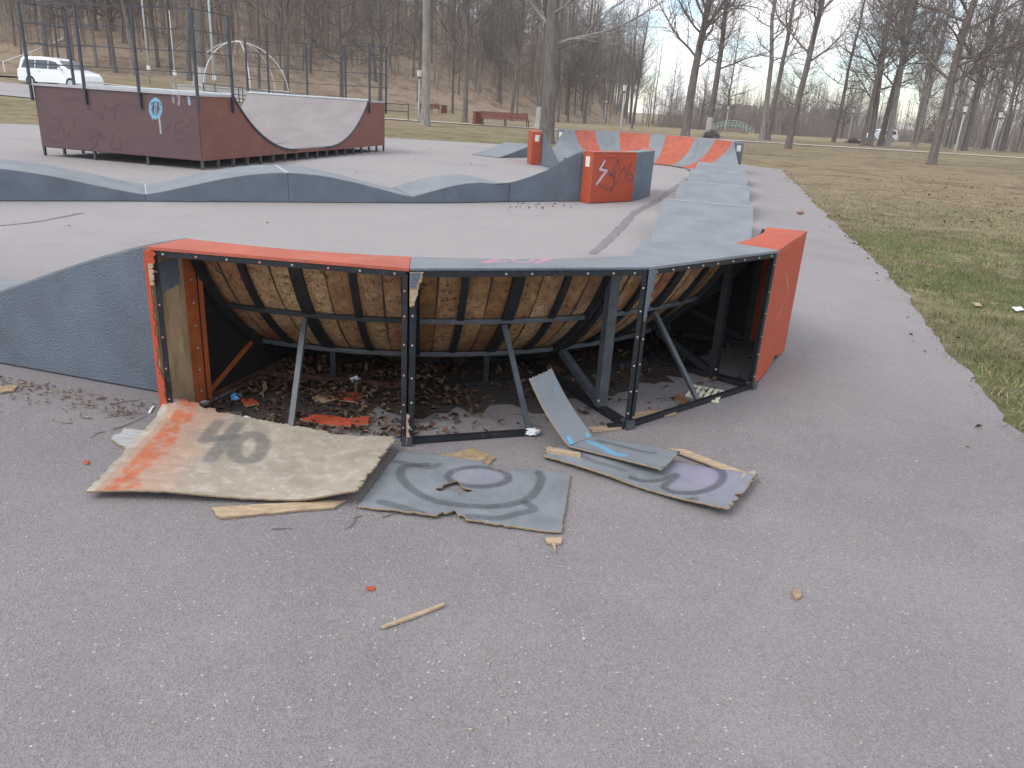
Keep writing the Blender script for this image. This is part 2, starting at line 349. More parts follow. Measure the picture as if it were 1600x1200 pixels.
def sheet(name, pos, ns, nt, thick, colfn, mats, parent=None, keep=None, down=(0, 0, -1)):
    """a board: pos(S, T) -> points; colfn(P, S, T) -> colours; keep(S, T) -> mask of cells kept; mats = (face, edge)"""
    s = np.linspace(0, 1, ns); t = np.linspace(0, 1, nt); S, T = np.meshgrid(s, t, indexing='ij'); S = S.ravel(); T = T.ravel()
    P = pos(S, T); n = len(P)
    i, j = np.meshgrid(np.arange(ns - 1), np.arange(nt - 1), indexing='ij')
    k = np.ones((ns - 1, nt - 1), bool)
    if keep is not None: k = keep((i + .5) / (ns - 1), (j + .5) / (nt - 1))
    a = (i * nt + j); q = np.stack([a, a + nt, a + nt + 1, a + 1], -1)
    top = q[k]; kp = np.pad(k, 1)
    walls = []
    for di, dj, c in ((-1, 0, (0, 3)), (1, 0, (2, 1)), (0, -1, (1, 0)), (0, 1, (3, 2))):
        e = k & ~kp[1 + di:ns + di, 1 + dj:nt + dj]
        w = q[e]; walls.append(np.stack([w[:, c[0]], w[:, c[1]], w[:, c[1]] + n, w[:, c[0]] + n], -1))
    F = np.vstack([top, top[:, ::-1] + n] + walls)
    C = colfn(P, S, T)
    o = fast_mesh(name, np.vstack([P, P + np.array(down) * thick]), F, mats, parent, np.vstack([C, C]))
    mi = np.ones(len(F), np.int32); mi[:len(top)] = 0
    o.data.polygons.foreach_set('material_index', mi); o.data.update()
    return o
def fbm(x, y, s=1., seed=0.): return mnoise.fractal(Vector((x * s + seed * 17.3, y * s - seed * 5.1, seed)), .6, 2., 5)
def vn(S, freq, seed):
    """cheap value noise along an array"""
    k = np.random.default_rng(seed).uniform(-1, 1, 512); x = np.asarray(S) * freq; i = np.floor(x).astype(int) % 511; f = x - np.floor(x); f = f * f * (3 - 2 * f)
    return k[i] * (1 - f) + k[i + 1] * f

# ================================================================== the setting
def toe(x): return np.interp(x, [-200, -80, -30, -12, 0, 12, 20, 27, 34], [40, 54, 68, 82, 96, 122, 150, 190, 2000])
def zg(x, y):
    """ground height: flat round the track, rising gently to the left, falling towards the stream, wooded hill behind"""
    x = np.asarray(x, float); y = np.asarray(y, float)
    z = 1.5 * sm((-8 - x) / 25) * sm((y - 30) / 32)
    z = z - .0105 * np.clip(y - 54, 0, 110) * sm((x + 14) / 16)
    d = (y - toe(x)) * .8
    h = .40 * np.clip(d, 0, 90); h = np.where(d < 12, .40 * np.clip(d, 0, 12) ** 2 / 24, h - .40 * 6)
    h = h * sm((34 - x) / 30)
    return z + 26 * (1 - np.exp(-np.clip(h, 0, 200) / 26))
def zg1(x, y): return float(zg(x, y))
PAD_R = [(2.4, -3), (2.72, 2.2), (2.86, 3.91), (3.41, 5.81), (4.13, 8.3), (5.34, 13.4), (7.0, 20.2), (8.5, 26.4)]
def pad_right(y):
    return np.interp(y, [p[1] for p in PAD_R], [p[0] for p in PAD_R])

u = np.linspace(-1, 1, 241); gx = np.sinh(u * 4.2) / math.sinh(4.2) * 500
v = np.linspace(0, 1, 281); gy = -14 + np.sinh(v * 4.0) / math.sinh(4.0) * 760
GX, GY = np.meshgrid(gx, gy, indexing='ij'); GX = GX.ravel(); GY = GY.ravel()
GZ = zg(GX, GY) - .016
hill = sm((GY - toe(GX) + 4) / 14)
edge = GX - pad_right(GY)
nzv = np.array([fbm(x, y, .25) for x, y in zip(GX, GY)])
green = np.exp(-((edge - 1.2) / 2.6) ** 2) * sm((GY + 2) / 4) * sm((24 - GY) / 14) * (edge > -1) + .35 * sm((GY - 29) / 2) * sm((46 - GY) / 8) * (GX < 2)
green = np.clip(green * (1 + 1.4 * nzv), 0, 1)
far = sm((GY - 54) / 25)
cg = np.array([.13, .155, .055]); ct = np.array([.25, .20, .125]); cs = np.array([.40, .32, .20]); ch = np.array([.40, .30, .225])
C = ct + .0 * GX[:, None]
C = C + (.75 * far * (.6 + .5 * nzv).clip(0, 1))[:, None] * (cs - C)
C = C + green[:, None] * (cg - C); C = C + hill[:, None] * (ch - C)
nx, ny = 241, 281
i, j = np.meshgrid(np.arange(nx - 1), np.arange(ny - 1), indexing='ij'); a = (i * ny + j).ravel()
ground = fast_mesh('ground', np.stack([GX, GY, GZ], 1), np.stack([a, a + ny, a + ny + 1, a + 1], 1), 'ground', None, C, True)
tag(ground, kind='structure')

# asphalt pad with a ragged edge
out = []
def rag(pts, amp, step, seed):
    res = []
    for a, b in zip(pts[:-1], pts[1:]):
        a = Vector((*a, 0)); b = Vector((*b, 0)); n = max(1, int((b - a).length / step)); d = (b - a).normalized(); p = Vector((-d.y, d.x, 0))
        for k in range(n):
            q = a + (b - a) * (k / n); w = fbm(q.x, q.y, .9, seed) * amp + fbm(q.x, q.y, 7, seed + 1) * amp * .35
            res.append(q + p * w)
    return res
ring = rag(PAD_R, .07, .10, 1) + rag([(8.5, 26.4), (7.9, 27.9), (4.5, 31.5), (-.5, 31.6), (-5.1, 31.1), (-16, 25.6), (-30, 18), (-34, -3), (2.4, -3)], .12, .4, 2)
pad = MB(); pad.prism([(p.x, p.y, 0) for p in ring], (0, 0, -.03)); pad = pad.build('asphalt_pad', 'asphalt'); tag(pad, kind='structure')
bm = bmesh.new(); bm.from_mesh(pad.data); bmesh.ops.triangulate(bm, faces=[f for f in bm.faces if len(f.verts) > 4]); bm.to_mesh(pad.data); bm.free()

def ribbon(name, pts, w, m, z=.004, wob=0.):
    rows = []
    for k, p in enumerate(pts):
        p = Vector(p); d = (Vector(pts[min(k + 1, len(pts) - 1)]) - Vector(pts[max(k - 1, 0)])).normalized(); n = Vector((-d.y, d.x, 0))
        ww = w[k] if isinstance(w, (list, tuple)) else w
        rows.append([p + n * (ww / 2 + wob * random.uniform(-1, 1)) + Vector((0, 0, z)), p - n * (ww / 2 + wob * random.uniform(-1, 1)) + Vector((0, 0, z))])
    b = MB(); b.grid(rows, 0, True); return b.build(name, m)
pp = []
for k in range(61):
    x = -60 + k * 2.4; y = 54.6 + .03 * abs(x) * (x > 0) + (.06 * (x - 14) if x > 14 else 0) + (.0 if x > -9 else -.05 * (-9 - x)); pp.append((x, y, zg1(x, y)))
path = ribbon('gravel_path', pp, 1.9, 'gravel_path', .03); tag(path, kind='structure')
rows = [[(x, 44.5 - .12 * (x + 28) + w_, zg1(x, 44.5 - .12 * (x + 28) + w_) + .03) for w_ in np.linspace(-3.2, 3.2, 9)] for x in np.linspace(-90, -14, 60)]
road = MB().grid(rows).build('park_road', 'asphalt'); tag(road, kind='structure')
cr = curve([tuple(G(*p)) for p in ((925, 397), (945, 380), (962, 364), (980, 345), (993, 332), (1022, 316), (1060, 290), (1075, 280), (1094, 267))], 8)
crack = ribbon('tar_seam', [(p[0], p[1], 0) for p in cr], .125, 'tar', .004, .016); tag(crack, kind='structure')
cr2 = curve([tuple(G(*p)) for p in ((0, 353), (60, 346), (130, 333))], 6)
crack = ribbon('tar_seam', [(p[0], p[1], 0) for p in cr2], .05, 'tar', .004, .016); tag(crack, kind='structure')

# ================================================================== pump track
ZT, RO, RD, RI = .875, 2.98, 2.71, 1.46              # berm height, outer radius, deck edge, foot of the riding surface
PH = R_(68.4); RA = 1.25 / math.sin(PH)
def prof(t):
    """riding surface section: t 0 at the deck, 1 at the foot -> radius, height"""
    p = PH * (1 - t); return RI + RA * math.sin(p), RA * (1 - math.cos(p)) + .022
def pol(c, ang, r, z): return Vector((c[0] + r * math.cos(R_(ang)), c[1] + r * math.sin(R_(ang)), z))
def ring_pts(c, a0, a1, n, r, z): return [pol(c, a0 + (a1 - a0) * k / n, r, z) for k in range(n + 1)]
BOLT = MB(); BOLT.tube([(0, 0, 0), (0, 0, .004), (0, 0, .007)], [.0062, .0058, .003], 8); BOLT_ME = None
def bolt(parent, p, nrm, m='bolt', s=1.):
    global BOLT_ME
    key = 'bolt_' + m
    if BOLT_ME is None: BOLT_ME = {}
    if m not in BOLT_ME:
        o = BOLT.build('bolt', m); BOLT_ME[m] = o.data; bpy.data.objects.remove(o)
    o = bpy.data.objects.new('bolt', BOLT_ME[m]); col.objects.link(o); o.parent = parent
    o.location = p; o.rotation_euler = Vector(nrm).to_track_quat('Z', 'Y').to_euler(); o.scale = (s, s, s)
    return o

def riding_boards(t, c, a0, a1, n, mtop, munder, ns=10, seams=False, gap=.0010):
    for k in range(n):
        b0 = a0 + (a1 - a0) * k / n; b1 = a0 + (a1 - a0) * (k + 1) / n; g = math.degrees(gap / 2.7) * (1 if b1 > b0 else -1)
        rows = []
        for i in range(ns + 1):
            r, z = prof(i / ns); rows.append([pol(c, b0 + g / 2 + (b1 - b0 - g) * q / 2, r, z) for q in range(3)])
        mb = MB()
        def off(p):
            dr = Vector((p.x - c[0], p.y - c[1], 0)); r = dr.length; s = min(1, max(0, (r - RI) / RA)); ph = math.asin(min(.93, s))
            return dr.normalized() * math.sin(ph) * .010 + Vector((0, 0, -math.cos(ph) * .010))
        mb.slab(rows, off, 0, 1)
        o = mb.build('riding_board', [mtop[k % len(mtop)], munder[k % len(munder)]], t)
        if seams and k % 2 == 0:                            # dark filled joint seen from below
            rows = []
            for i in range(ns + 1):
                r, z = prof(i / ns * .85); ph = PH * (1 - i / ns * .85); dn = pol((0, 0), b1, math.sin(ph), 0) + Vector((0, 0, -math.cos(ph))); p = pol(c, b1, r, z) + dn * .0102; tn_ = Vector((-math.sin(R_(b1)), math.cos(R_(b1)), 0)) * (.004 + .002 * math.sin(k * 7 + i)); rows.append([p - tn_, p + tn_])
            MB().slab(rows, lambda p: Vector((p.x - c[0], p.y - c[1], 0)).normalized() * .003).build('joint_filler', 'shaded_soil', t)
def deck_plate(t, c, a0, a1, m, pos=None, name='deck_board'):
    inner = ring_pts(c, a0, a1, 6, RD, ZT); A = pol(c, a0, RO, ZT); B = pol(c, a1, RO, ZT)
    rows = [[A.lerp(B, k / 6) for k in range(7)], inner]
    mb = MB(); mb.slab(rows, (0, 0, -.014)); return mb.build(name, m, t)
def closed_berm(name, c, angs, cols, label, tops, stickers=(0, 1), paintfn=None):
    t = thing(name, pol(c, (angs[0] + angs[-1]) / 2, 2.4, 0), 0, label, 'berm'); off = -t.location
    kids = []
    for k, (a0, a1) in enumerate(zip(angs[:-1], angs[1:])):
        if not (paintfn and paintfn(t, k, a0, a1)):
            A, B = pol(c, a0 + .06, RO - .004, .01), pol(c, a1 - .06, RO - .004, .01); nrm = pol((0, 0), (a0 + a1) / 2, 1, 0)
            mb = MB(); mb.prism([A, B, B + Vector((0, 0, ZT - .026)), A + Vector((0, 0, ZT - .026))], -nrm * .012); mb.build('outer_panel', 'orange' if cols[k] == 'o' else 'grey_side', t)
        deck_plate(t, c, a0, a1, 'orange_worn' if cols[k] == 'o' else 'grey_skylit')
    n = len(tops)
    riding_boards(t, c, angs[0], angs[-1], n, ['orange_worn' if q == 'o' else 'grey_skylit' for q in tops], ['ply_under'], 10)
    for e, sgn in ((0, -1), (-1, 1)):                       # end panels: narrow deck end and the curved section
        a = angs[e]; tan = Vector((-math.sin(R_(a)), math.cos(R_(a)), 0)) * sgn
        w = [pol(c, a, RO - .006, .005), pol(c, a, RD, .005), pol(c, a, RD, ZT - .016), pol(c, a, RO - .006, ZT - .016)]
        mb = MB(); mb.prism(w, tan * .012); mb.build('end_panel', 'orange' if cols[e] == 'o' else 'grey_side', t)
        sec = [pol(c, a, RD - .004, .005)] + [pol(c, a, prof(i / 10)[0] - .012, max(.006, prof(i / 10)[1] - .014)) for i in range(11)]
        mb = MB(); mb.prism(sec, tan * .010); mb.build('section_panel', 'grey_side', t)
        if (0 if e == 0 else 1) in stickers:
            p = pol(c, a, (RO + RD) / 2, ZT - .17) + tan * .014; rad = pol((0, 0), a, 1, 0)
            mb = MB(); mb.prism([p - rad * .06 - Vector((0, 0, .085)), p + rad * .06 - Vector((0, 0, .085)), p + rad * .06 + Vector((0, 0, .085)), p - rad * .06 + Vector((0, 0, .085))], tan * .003); mb.build('notice_plate', 'plate', t)
    for o in t.children: o.location = off
    return t

def transition(name, c, ang, sgn, length, hl, label, zend=.1, tilt=0., seam=None, end=None, hump=0.):
    """from a berm's end section to a flat strip; sgn -1 leaves clockwise, +1 anticlockwise"""
    tan = Vector((-math.sin(R_(ang + tilt)), math.cos(R_(ang + tilt)), 0)) * sgn
    rad = Vector((math.cos(R_(ang)), math.sin(R_(ang)), 0)); rade = Vector((math.cos(R_(ang + tilt)), math.sin(R_(ang + tilt)), 0))
    base = Vector((c[0], c[1], 0)) + tan * .016
    t = thing(name, base + rad * 2.1, 0, label, 'ramp'); off = -t.location
    nl, nw = 18, 10
    def P(s, w):
        d = s * length; r, z = prof(w); h = float((sm(.16 + .84 * min(1, d / hl)) - sm(.16)) / (1 - sm(.16))); rr = rad.lerp(rade, h).normalized()
        p = base + rr * (r - .02) + tan * d
        if end is not None: p += (Vector(end) - (base + rade * 2.1 + tan * length)) * float(sm(s))
        p.z = z * (1 - h) + zend * h + .002 + hump * math.sin(math.pi * min(1, max(0, (d - .6) / (length - .6)))); return p
    cuts = [0, .34, .67, 1.0] if seam is None else [0, seam / length, 1.0]
    for c0, c1 in zip(cuts[:-1], cuts[1:]):
        rows = [[P(c0 + (c1 - c0) * i / 6, k / nw) for k in range(nw + 1)] for i in range(7)]
        mb = MB(); mb.slab(rows if sgn < 0 else [r[::-1] for r in rows], (0, 0, -.012)); mb.build('riding_board', 'grey_skylit', t)
    for w, nm in ((0, 'side_panel'), (1, 'side_panel')):
        for c0, c1 in zip(([0, 1.0] if seam is None else cuts)[:-1], ([0, 1.0] if seam is None else cuts)[1:]):
            top = [P(c0 + .002 + (c1 - c0 - .004) * i / nl, w) - Vector((0, 0, .013)) for i in range(nl + 1)]
            lo = [Vector((p.x, p.y, .012)) for p in top]
            mb = MB(); sd = rad * (-.012 if w == 0 else .012); mb.slab([top, lo], sd); mb.build(nm, 'grey_side', t)
    for o in t.children: o.location = off
    return t

def roller(p0, p1, width_dir, label, group, h=.42, zv=.1, wd=1.2, joint=True):
    """one hump from valley p0 to valley p1"""
    p0 = Vector((*p0, 0)); p1 = Vector((*p1, 0)); W = Vector((*width_dir, 0)).normalized() * wd
    t = thing('roller_hump', (p0 + p1) / 2 + W / 2, 0, label, 'ramp', group); off = -t.location
    n = 20
    def top(k): s = k / n; p = p0.lerp(p1, s); p.z = zv + (h - zv) * math.sin(math.pi * s) ** 1.25; return p
    for a, b in ((0, n // 2), (n // 2, n)):
        rows = [[top(k), top(k) + W] for k in range(a, b + 1)]
        d = (p1 - p0).normalized(); g = .003
        rows[0] = [q + d * g for q in rows[0]]; rows[-1] = [q - d * g for q in rows[-1]]
        up = d.cross(W).z
        mb = MB(); mb.slab(rows if up > 0 else [r[::-1] for r in rows], (0, 0, -.012)); mb.build('riding_board', 'grey_skylit', t)
        for w in (0, 1):
            tp = [top(k) - Vector((0, 0, .0135)) + W * w for k in range(a, b + 1)]; tp[0] = tp[0] + d * g; tp[-1] = tp[-1] - d * g
            lo = [Vector((q.x, q.y, .01)) for q in tp]
            mb = MB(); mb.slab([tp, lo], W.normalized() * (.012 if w == 0 else -.012)); mb.build('side_panel', 'grey_side', t)
    # steel edge strip over the crest joint and the valley joint
    q = top(n // 2) + Vector((0, 0, .002)); d = (p1 - p0).normalized()
    mb = MB(); mb.slab([[q - d * .03, q - d * .03 + W], [q + d * .03, q + d * .03 + W]], (0, 0, -.001)); mb.build('joint_strip', 'trim_light', t)
    q = top(0) + Vector((0, 0, .003))
    mb = MB(); mb.slab([[q, q + W], [q + d * .05, q + d * .05 + W]], (0, 0, -.001)); mb.build('joint_strip', 'trim_light', t)
    for o in t.children: o.location = off
    return t

# ---- near berm: four modules, the first three stripped to the frame
C0 = (-.84, 6.32); AN = [-107.3, -83.3, -60.2, -37.8, -18.3]
near = thing('wrecked_berm', (.2, 4.2, 0), 0, 'broken open curved pump track berm with bare black frame and orange end', 'berm')
def K(o): o.location = -near.location; return o
NR = {}
def nb(name, mb, m, par=None, smooth=False):
    o = mb.build(name, m, par or near, smooth)
    if par is None: o.location = -near.location
    return o
UNDER = [['ply_red', 'ply_red', 'ply_under', 'ply_under', 'ply_under', 'ply_brown', 'ply_under', 'ply_red'], ['ply_dark', 'ply_brown', 'ply_brown', 'ply_dark', 'ply_brown', 'ply_under', 'ply_brown', 'ply_under'], ['ply_under', 'ply_brown', 'ply_under', 'ply_red', 'ply_under', 'ply_brown', 'ply_dark', 'ply_dark'], ['ply_shade'] * 8]  # boards of the last, closed module carry its inner darkness as colour
DECKC = ['o', 'g', 'g', 'o']
for k in range(4):
    a0, a1 = AN[k], AN[k + 1]; am = (a0 + a1) / 2; nrm = pol((0, 0), am, 1, 0)
    before = set(near.children)
    riding_boards(near, C0, a0, a1, 8, ['orange_worn' if DECKC[k] == 'o' else 'grey_skylit'], UNDER[k], 12, True)
    for o in set(near.children) - before: o.location = -near.location
    if k != 1: K(deck_plate(near, C0, a0, a1, 'orange_worn' if k == 0 else 'orange' if k == 3 else 'grey_skylit'))
    A, B = pol(C0, a0, RO, 0), pol(C0, a1, RO, 0); d = (B - A).normalized()
    # steel angle under the deck's outer edge, with bolts
    if k < 3:
        mb = MB(); za = ZT - .016; A2 = A - nrm * .003; B2 = B - nrm * .003
        mb.box((A2 + B2) / 2 + Vector((0, 0, za - .013)) - nrm * .002, ((B2 - A2).length - .03, .004, .026), Matrix.Rotation(math.atan2(d.y, d.x), 3, 'Z'))
        mb.box((A2 + B2) / 2 + Vector((0, 0, za - .003)) - nrm * .022, ((B2 - A2).length - .07, .036, .004), Matrix.Rotation(math.atan2(d.y, d.x), 3, 'Z'))
        e = nb('top_rail', mb, 'steel')
        for q in range(8 if k == 0 else 9):
            s = (q + .5 + random.uniform(-.1, .1)) / (8 if k == 0 else 9)
            if k == 1 and q in (1, 2, 5): continue
            bolt(e, A2.lerp(B2, s) + Vector((0, 0, za - .014)) + nrm * .0, nrm, 'bolt_red' if k == 0 and q % 2 else 'bolt')
        # corner posts of the face frame
        for P0, s in ((A, 1), (B, -1)):
            if k == 0 and s == 1: continue
            c_ = P0 + d * s * .019 - nrm * .004
            mb = MB(); mb.box(c_ + Vector((0, 0, .43)), (.026, .005, .83), Matrix.Rotation(math.atan2(d.y, d.x), 3, 'Z'))
            mb.box(c_ - d * s * .0105 - nrm * .02 + Vector((0, 0, .43)), (.005, .034, .83), Matrix.Rotation(math.atan2(d.y, d.x), 3, 'Z'))
            e = nb('corner_post', mb, 'steel')
            for q in range(6): bolt(e, c_ + Vector((0, 0, .08 + q * .14 + random.uniform(-.015, .015))) + nrm * .0028, nrm, 'bolt_red' if k == 0 else 'bolt', .9)
    # curved ribs under the boards; the middle one is double width
    for s, wd in ((.25, .035), (.5, .062), (.75, .035)):
        a = a0 + (a1 - a0) * s; tn = Vector((-math.sin(R_(a)), math.cos(R_(a)), 0)); mb = MB(); rows = []
        for i in range(10):
            t_ = i / 9 * .82; r, z = prof(t_); ph = PH * (1 - t_); dn = pol((0, 0), a, math.sin(ph), 0) + Vector((0, 0, -math.cos(ph))); p = pol(C0, a, r, z) + dn * .012
            rows.append([p - tn * wd / 2, p + tn * wd / 2])
        mb.slab(rows, lambda p: (Vector((p.x - C0[0], p.y - C0[1], 0)).normalized() * .02 + Vector((0, 0, -.012)))); nb('rib', mb, 'steel')
    # longitudinal rails under the boards: middle, low and foot
    for rr, dn, w, m in ((.25, .022, .026, 'steel_grey' if k else 'steel'), (.50, .024, .026, 'steel_grey'), (.80, .02, .03, 'steel')):
        r, z = prof(rr); ph = PH * (1 - rr); r += math.sin(ph) * dn; z -= math.cos(ph) * dn + .008
        pts = ring_pts(C0, a0 + .25, a1 - .25, 8, r, z); mb = MB()
        mb.slab([[p + Vector((0, 0, w / 2)) for p in pts], [p - Vector((0, 0, w / 2)) for p in pts]], lambda p: Vector((p.x - C0[0], p.y - C0[1], 0)).normalized() * .012)
        nb('long_rail', mb, m)
    # base bars
    if k in (1, 2):
        f1 = .56 if k == 1 else .985
        mb = MB(); mb.bar(A + d * .02 - nrm * .02 + Vector((0, 0, .018)), A.lerp(B, f1) - nrm * .02 + Vector((0, 0, .018)), .026, .028); nb('base_bar', mb, 'steel')
        if k == 1:
            mb = MB(); mb.bar(A.lerp(B, .9) - nrm * .02 + Vector((0, 0, .018)), A.lerp(B, .985) - nrm * .02 + Vector((0, 0, .018)), .026, .028); nb('base_bar', mb, 'steel')
    I0, I1 = pol(C0, a0 + .5, 2.22, .02), pol(C0, a1 - .5, 2.22, .02); Mid = pol(C0, am, 2.22, .02)
    mb = MB(); mb.bar(I0, I1, .03, .03); nb('base_bar', mb, 'steel_brown' if k == 0 else 'steel')
    r, z = prof(.5); mb = MB(); pm = (I0 + I1) / 2; mb.bar(pm + Vector((0, 0, .016)), Vector((pm.x, pm.y, .215)), .03, .03); nb('short_post', mb, 'steel')
    # leaning prop
    if k < 3:
        r, z = prof(.26); tp = pol(C0, am - .4, r + .045, z - .03); ft = A.lerp(B, [.53, .53, .53][k]) - nrm * (.03 if k else .0) + Vector((0, 0, .036))
        mb = MB(); mb.bar(ft, tp, .028, .02, nrm); nb('prop', mb, 'steel_grey')
# triangle frames at the module joints
for k, a in enumerate(AN):
    if k == 0: continue
    tn = Vector((-math.sin(R_(a)), math.cos(R_(a)), 0)); rd = pol((0, 0), a, 1, 0)
    for s in ((-1, 1) if 0 < k < 4 else (-1,)):
        o_ = tn * (.026 * s); mb = MB(); rows = []
        for i in range(10):
            t_ = i / 9 * .86; r, z = prof(t_); ph = PH * (1 - t_); dn = pol((0, 0), a, math.sin(ph), 0) + Vector((0, 0, -math.cos(ph))); p = pol(C0, a, r, z) + dn * .012 + o_
            rows.append([p - tn * .02, p + tn * .02])
        mb.slab(rows, lambda p: (Vector((p.x - C0[0], p.y - C0[1], 0)).normalized() * .03 + Vector((0, 0, -.02)))); nb('rib', mb, 'steel')
    mb = MB(); mb.bar(pol(C0, a, 2.70, .03), pol(C0, a, 2.70, ZT - .02), .045, .06, tn); e = nb('frame_post', mb, 'steel_grey' if k == 2 else 'steel')
    bolt(e, pol(C0, a, 2.73, .075) - tn * .034, -tn, 'bolt', 1.4)
    mb = MB(); mb.bar(pol(C0, a, 2.67, .05), pol(C0, a, 2.27, .215), .04, .04, tn); nb('diagonal_brace', mb, 'steel_grey' if k == 2 else 'steel')
    mb = MB(); mb.bar(pol(C0, a, 2.94, .018), pol(C0, a, 1.5, .018), .05, .034); nb('base_bar', mb, 'steel')
    if k in (1, 2, 3):
        mb = MB(); mb.box(pol(C0, a, RO - .02, .025), (.06, .05, .05), Matrix.Rotation(R_(a), 3, 'Z')); nb('corner_foot', mb, 'steel_grey')
# left end: raw plywood strip with a pasted grey square, orange steel post, braces
a = AN[0]; tn = Vector((-math.sin(R_(a)), math.cos(R_(a)), 0))
mb = MB(); mb.prism([pol(C0, a, RO - .012, .005), pol(C0, a, 2.76, .005), pol(C0, a, 2.76, ZT - .02), pol(C0, a, RO - .012, ZT - .02)], -tn * .012); e = nb('end_panel', mb, 'ply_strip'); e['label'] = 'raw plywood end panel'
mb = MB(); mb.prism([pol(C0, a, RO - .05, .64) + tn * .001, pol(C0, a, 2.79, .665) + tn * .001, pol(C0, a, 2.79, .80) + tn * .001, pol(C0, a, RO - .05, .785) + tn * .001], tn * .003); nb('patch', mb, 'grey_side')
mb = MB(); mb.box(pol(C0, a, 2.715, .43) + tn * .005, (.09, .008, .83), Matrix.Rotation(R_(a), 3, 'Z')); mb.box(pol(C0, a, 2.672, .43) + tn * .02, (.006, .035, .83), Matrix.Rotation(R_(a), 3, 'Z')); e = nb('end_post', mb, 'steel_rust'); e['label'] = 'orange painted steel end post'
for q in range(7): bolt(e, pol(C0, a, 2.715, .07 + q * .12) + tn * .009, tn, 'bolt')
A = pol(C0, AN[0], RO, 0); B = pol(C0, AN[1], RO, 0); d = (B - A).normalized(); nrm = pol((0, 0), (AN[0] + AN[1]) / 2, 1, 0)
mb = MB(); mb.box(A + d * .035 - nrm * .006 + Vector((0, 0, .43)), (.026, .005, .83), Matrix.Rotation(math.atan2(d.y, d.x), 3, 'Z')); e = nb('corner_post', mb, 'steel')
for q in range(5): bolt(e, A + d * .035 - nrm * .003 + Vector((0, 0, .12 + q * .16)), nrm, 'bolt_red', .9)
def torn(P0, dx, up, h, w0, w1, nrm, seed, n=26):
    """ragged upright strip of board left on a post"""
    l = []; r = []
    for i in range(n + 1):
        s = i / n; l.append(P0 + up * h * s); r.append(P0 + up * h * s + dx * (w0 + (w1 - w0) * s + .012 * fbm(s * 9, seed, 1., seed)))
    return MB().slab([l, r], nrm * .009)
zu = Vector((0, 0, 1))
nb('torn_edge', torn(A - d * .012 + nrm * .001 + zu * .66, d, zu, ZT - .677, .018, .055, nrm, 3), 'orange')
nb('torn_edge', torn(A - d * .012 + nrm * .001 + zu * .005, d, zu, .25, .05, .022, nrm, 5), 'orange')
nb('torn_edge', torn(A - d * .012 + nrm * .001 + zu * .255, d, zu, .40, .018, .02, nrm, 8), 'orange')
nb('torn_edge', torn(A + d * .012 + nrm * .011 + zu * .70, d, zu, .10, .018, .022, nrm, 9), 'wood_pale')
A1 = pol(C0, AN[1], RO, 0); d1 = (pol(C0, AN[2], RO, 0) - A1).normalized(); n1 = pol((0, 0), (AN[1] + AN[2]) / 2, 1, 0)
nb('torn_edge', torn(A1 + d1 * .004 + n1 * .001 + zu * .70, d1, zu, .158, .016, .06, n1, 12), 'wood_pale')
nb('torn_edge', torn(A1 + d1 * .004 + n1 * .011 + zu * .79, d1, zu, .068, .02, .05, n1, 15), 'grey_side')
nb('torn_edge', torn(A1 - d1 * .004 + n1 * .001 + zu * .01, d1, zu, .16, .02, .008, n1, 17), 'wood_pale')
A2_ = pol(C0, AN[2], RO, 0); d2 = (pol(C0, AN[3], RO, 0) - A2_).normalized(); n2 = pol((0, 0), (AN[2] + AN[3]) / 2, 1, 0)
nb('torn_edge', torn(A2_ + n2 * .001 + zu * .60, d2, zu, .258, .012, .05, n2, 19), 'grey_side')
mb = MB(); mb.bar(pol(C0, a, 2.66, .05), pol(C0, a, 2.28, .225), .03, .035, tn); nb('diagonal_brace', mb, 'steel_rust')
mb = MB(); mb.bar(pol(C0, a, 2.67, .02), pol(C0, a, 1.6, .02), .036, .03); nb('base_bar', mb, 'steel_brown')
mb = MB(); rows = []
for i in range(10):
    t_ = i / 9 * .86; r, z = prof(t_); rows.append([pol(C0, a + .6, r + .02, z - .02), pol(C0, a + 1.5, r + .02, z - .02)])
mb.slab(rows, lambda p: (Vector((p.x - C0[0], p.y - C0[1], 0)).normalized() * .03 + Vector((0, 0, -.02)))); nb('rib', mb, 'steel')
sec = [pol(C0, a + .15, RD - .03, .01)] + [pol(C0, a + .15, prof(i / 10)[0] - .03, max(.012, prof(i / 10)[1] - .035)) for i in range(11)]
nb('section_panel', MB().prism(sec, tn * .006), 'ply_shade')  # near-black sheet standing in for the dark interior at this end
# deck of the second module carries chalky spray letters
pl = ((0, 0, ZT), (0, 0, 1)); PK = (.75, .22, .33)
zs = [(curve([(752, 403), (768, 401), (783, 402), (772, 406), (755, 410), (775, 409), (790, 408)], 5), .006, .006, PK, .85),
      (curve([(800, 407), (808, 403), (826, 403), (832, 407), (815, 410), (800, 407)], 5), .005, .006, PK, .7),
      ([(836, 402), (852, 406)], .006, .006, PK, .85), ([(872, 402), (852, 406), (838, 411)], .006, .006, PK, .85),
      (curve([(690, 399), (705, 397), (725, 397), (742, 399)], 6), .006, .008, (.25, .5, .62), .6)]
a0, a1 = AN[1], AN[2]
def dpos(S, T):
    A = np.array(pol(C0, a0 + .05, RO, ZT)); B = np.array(pol(C0, a1 - .05, RO, ZT)); o = A + S[:, None] * (B - A)
    an = np.radians(a0 + .05 + (a1 - a0 - .1) * S); i_ = np.stack([C0[0] + RD * np.cos(an), C0[1] + RD * np.sin(an), np.full(len(S), ZT)], 1)
    return o + T[:, None] * (i_ - o)
e = sheet('deck_board', dpos, 150, 34, .014, lambda P, S, T: paint(P, GREY_SKYLIT, zs, pl), ['painted', 'grey_side'], near); e.location = -near.location; e['label'] = 'grey deck board with pink sprayed letters'
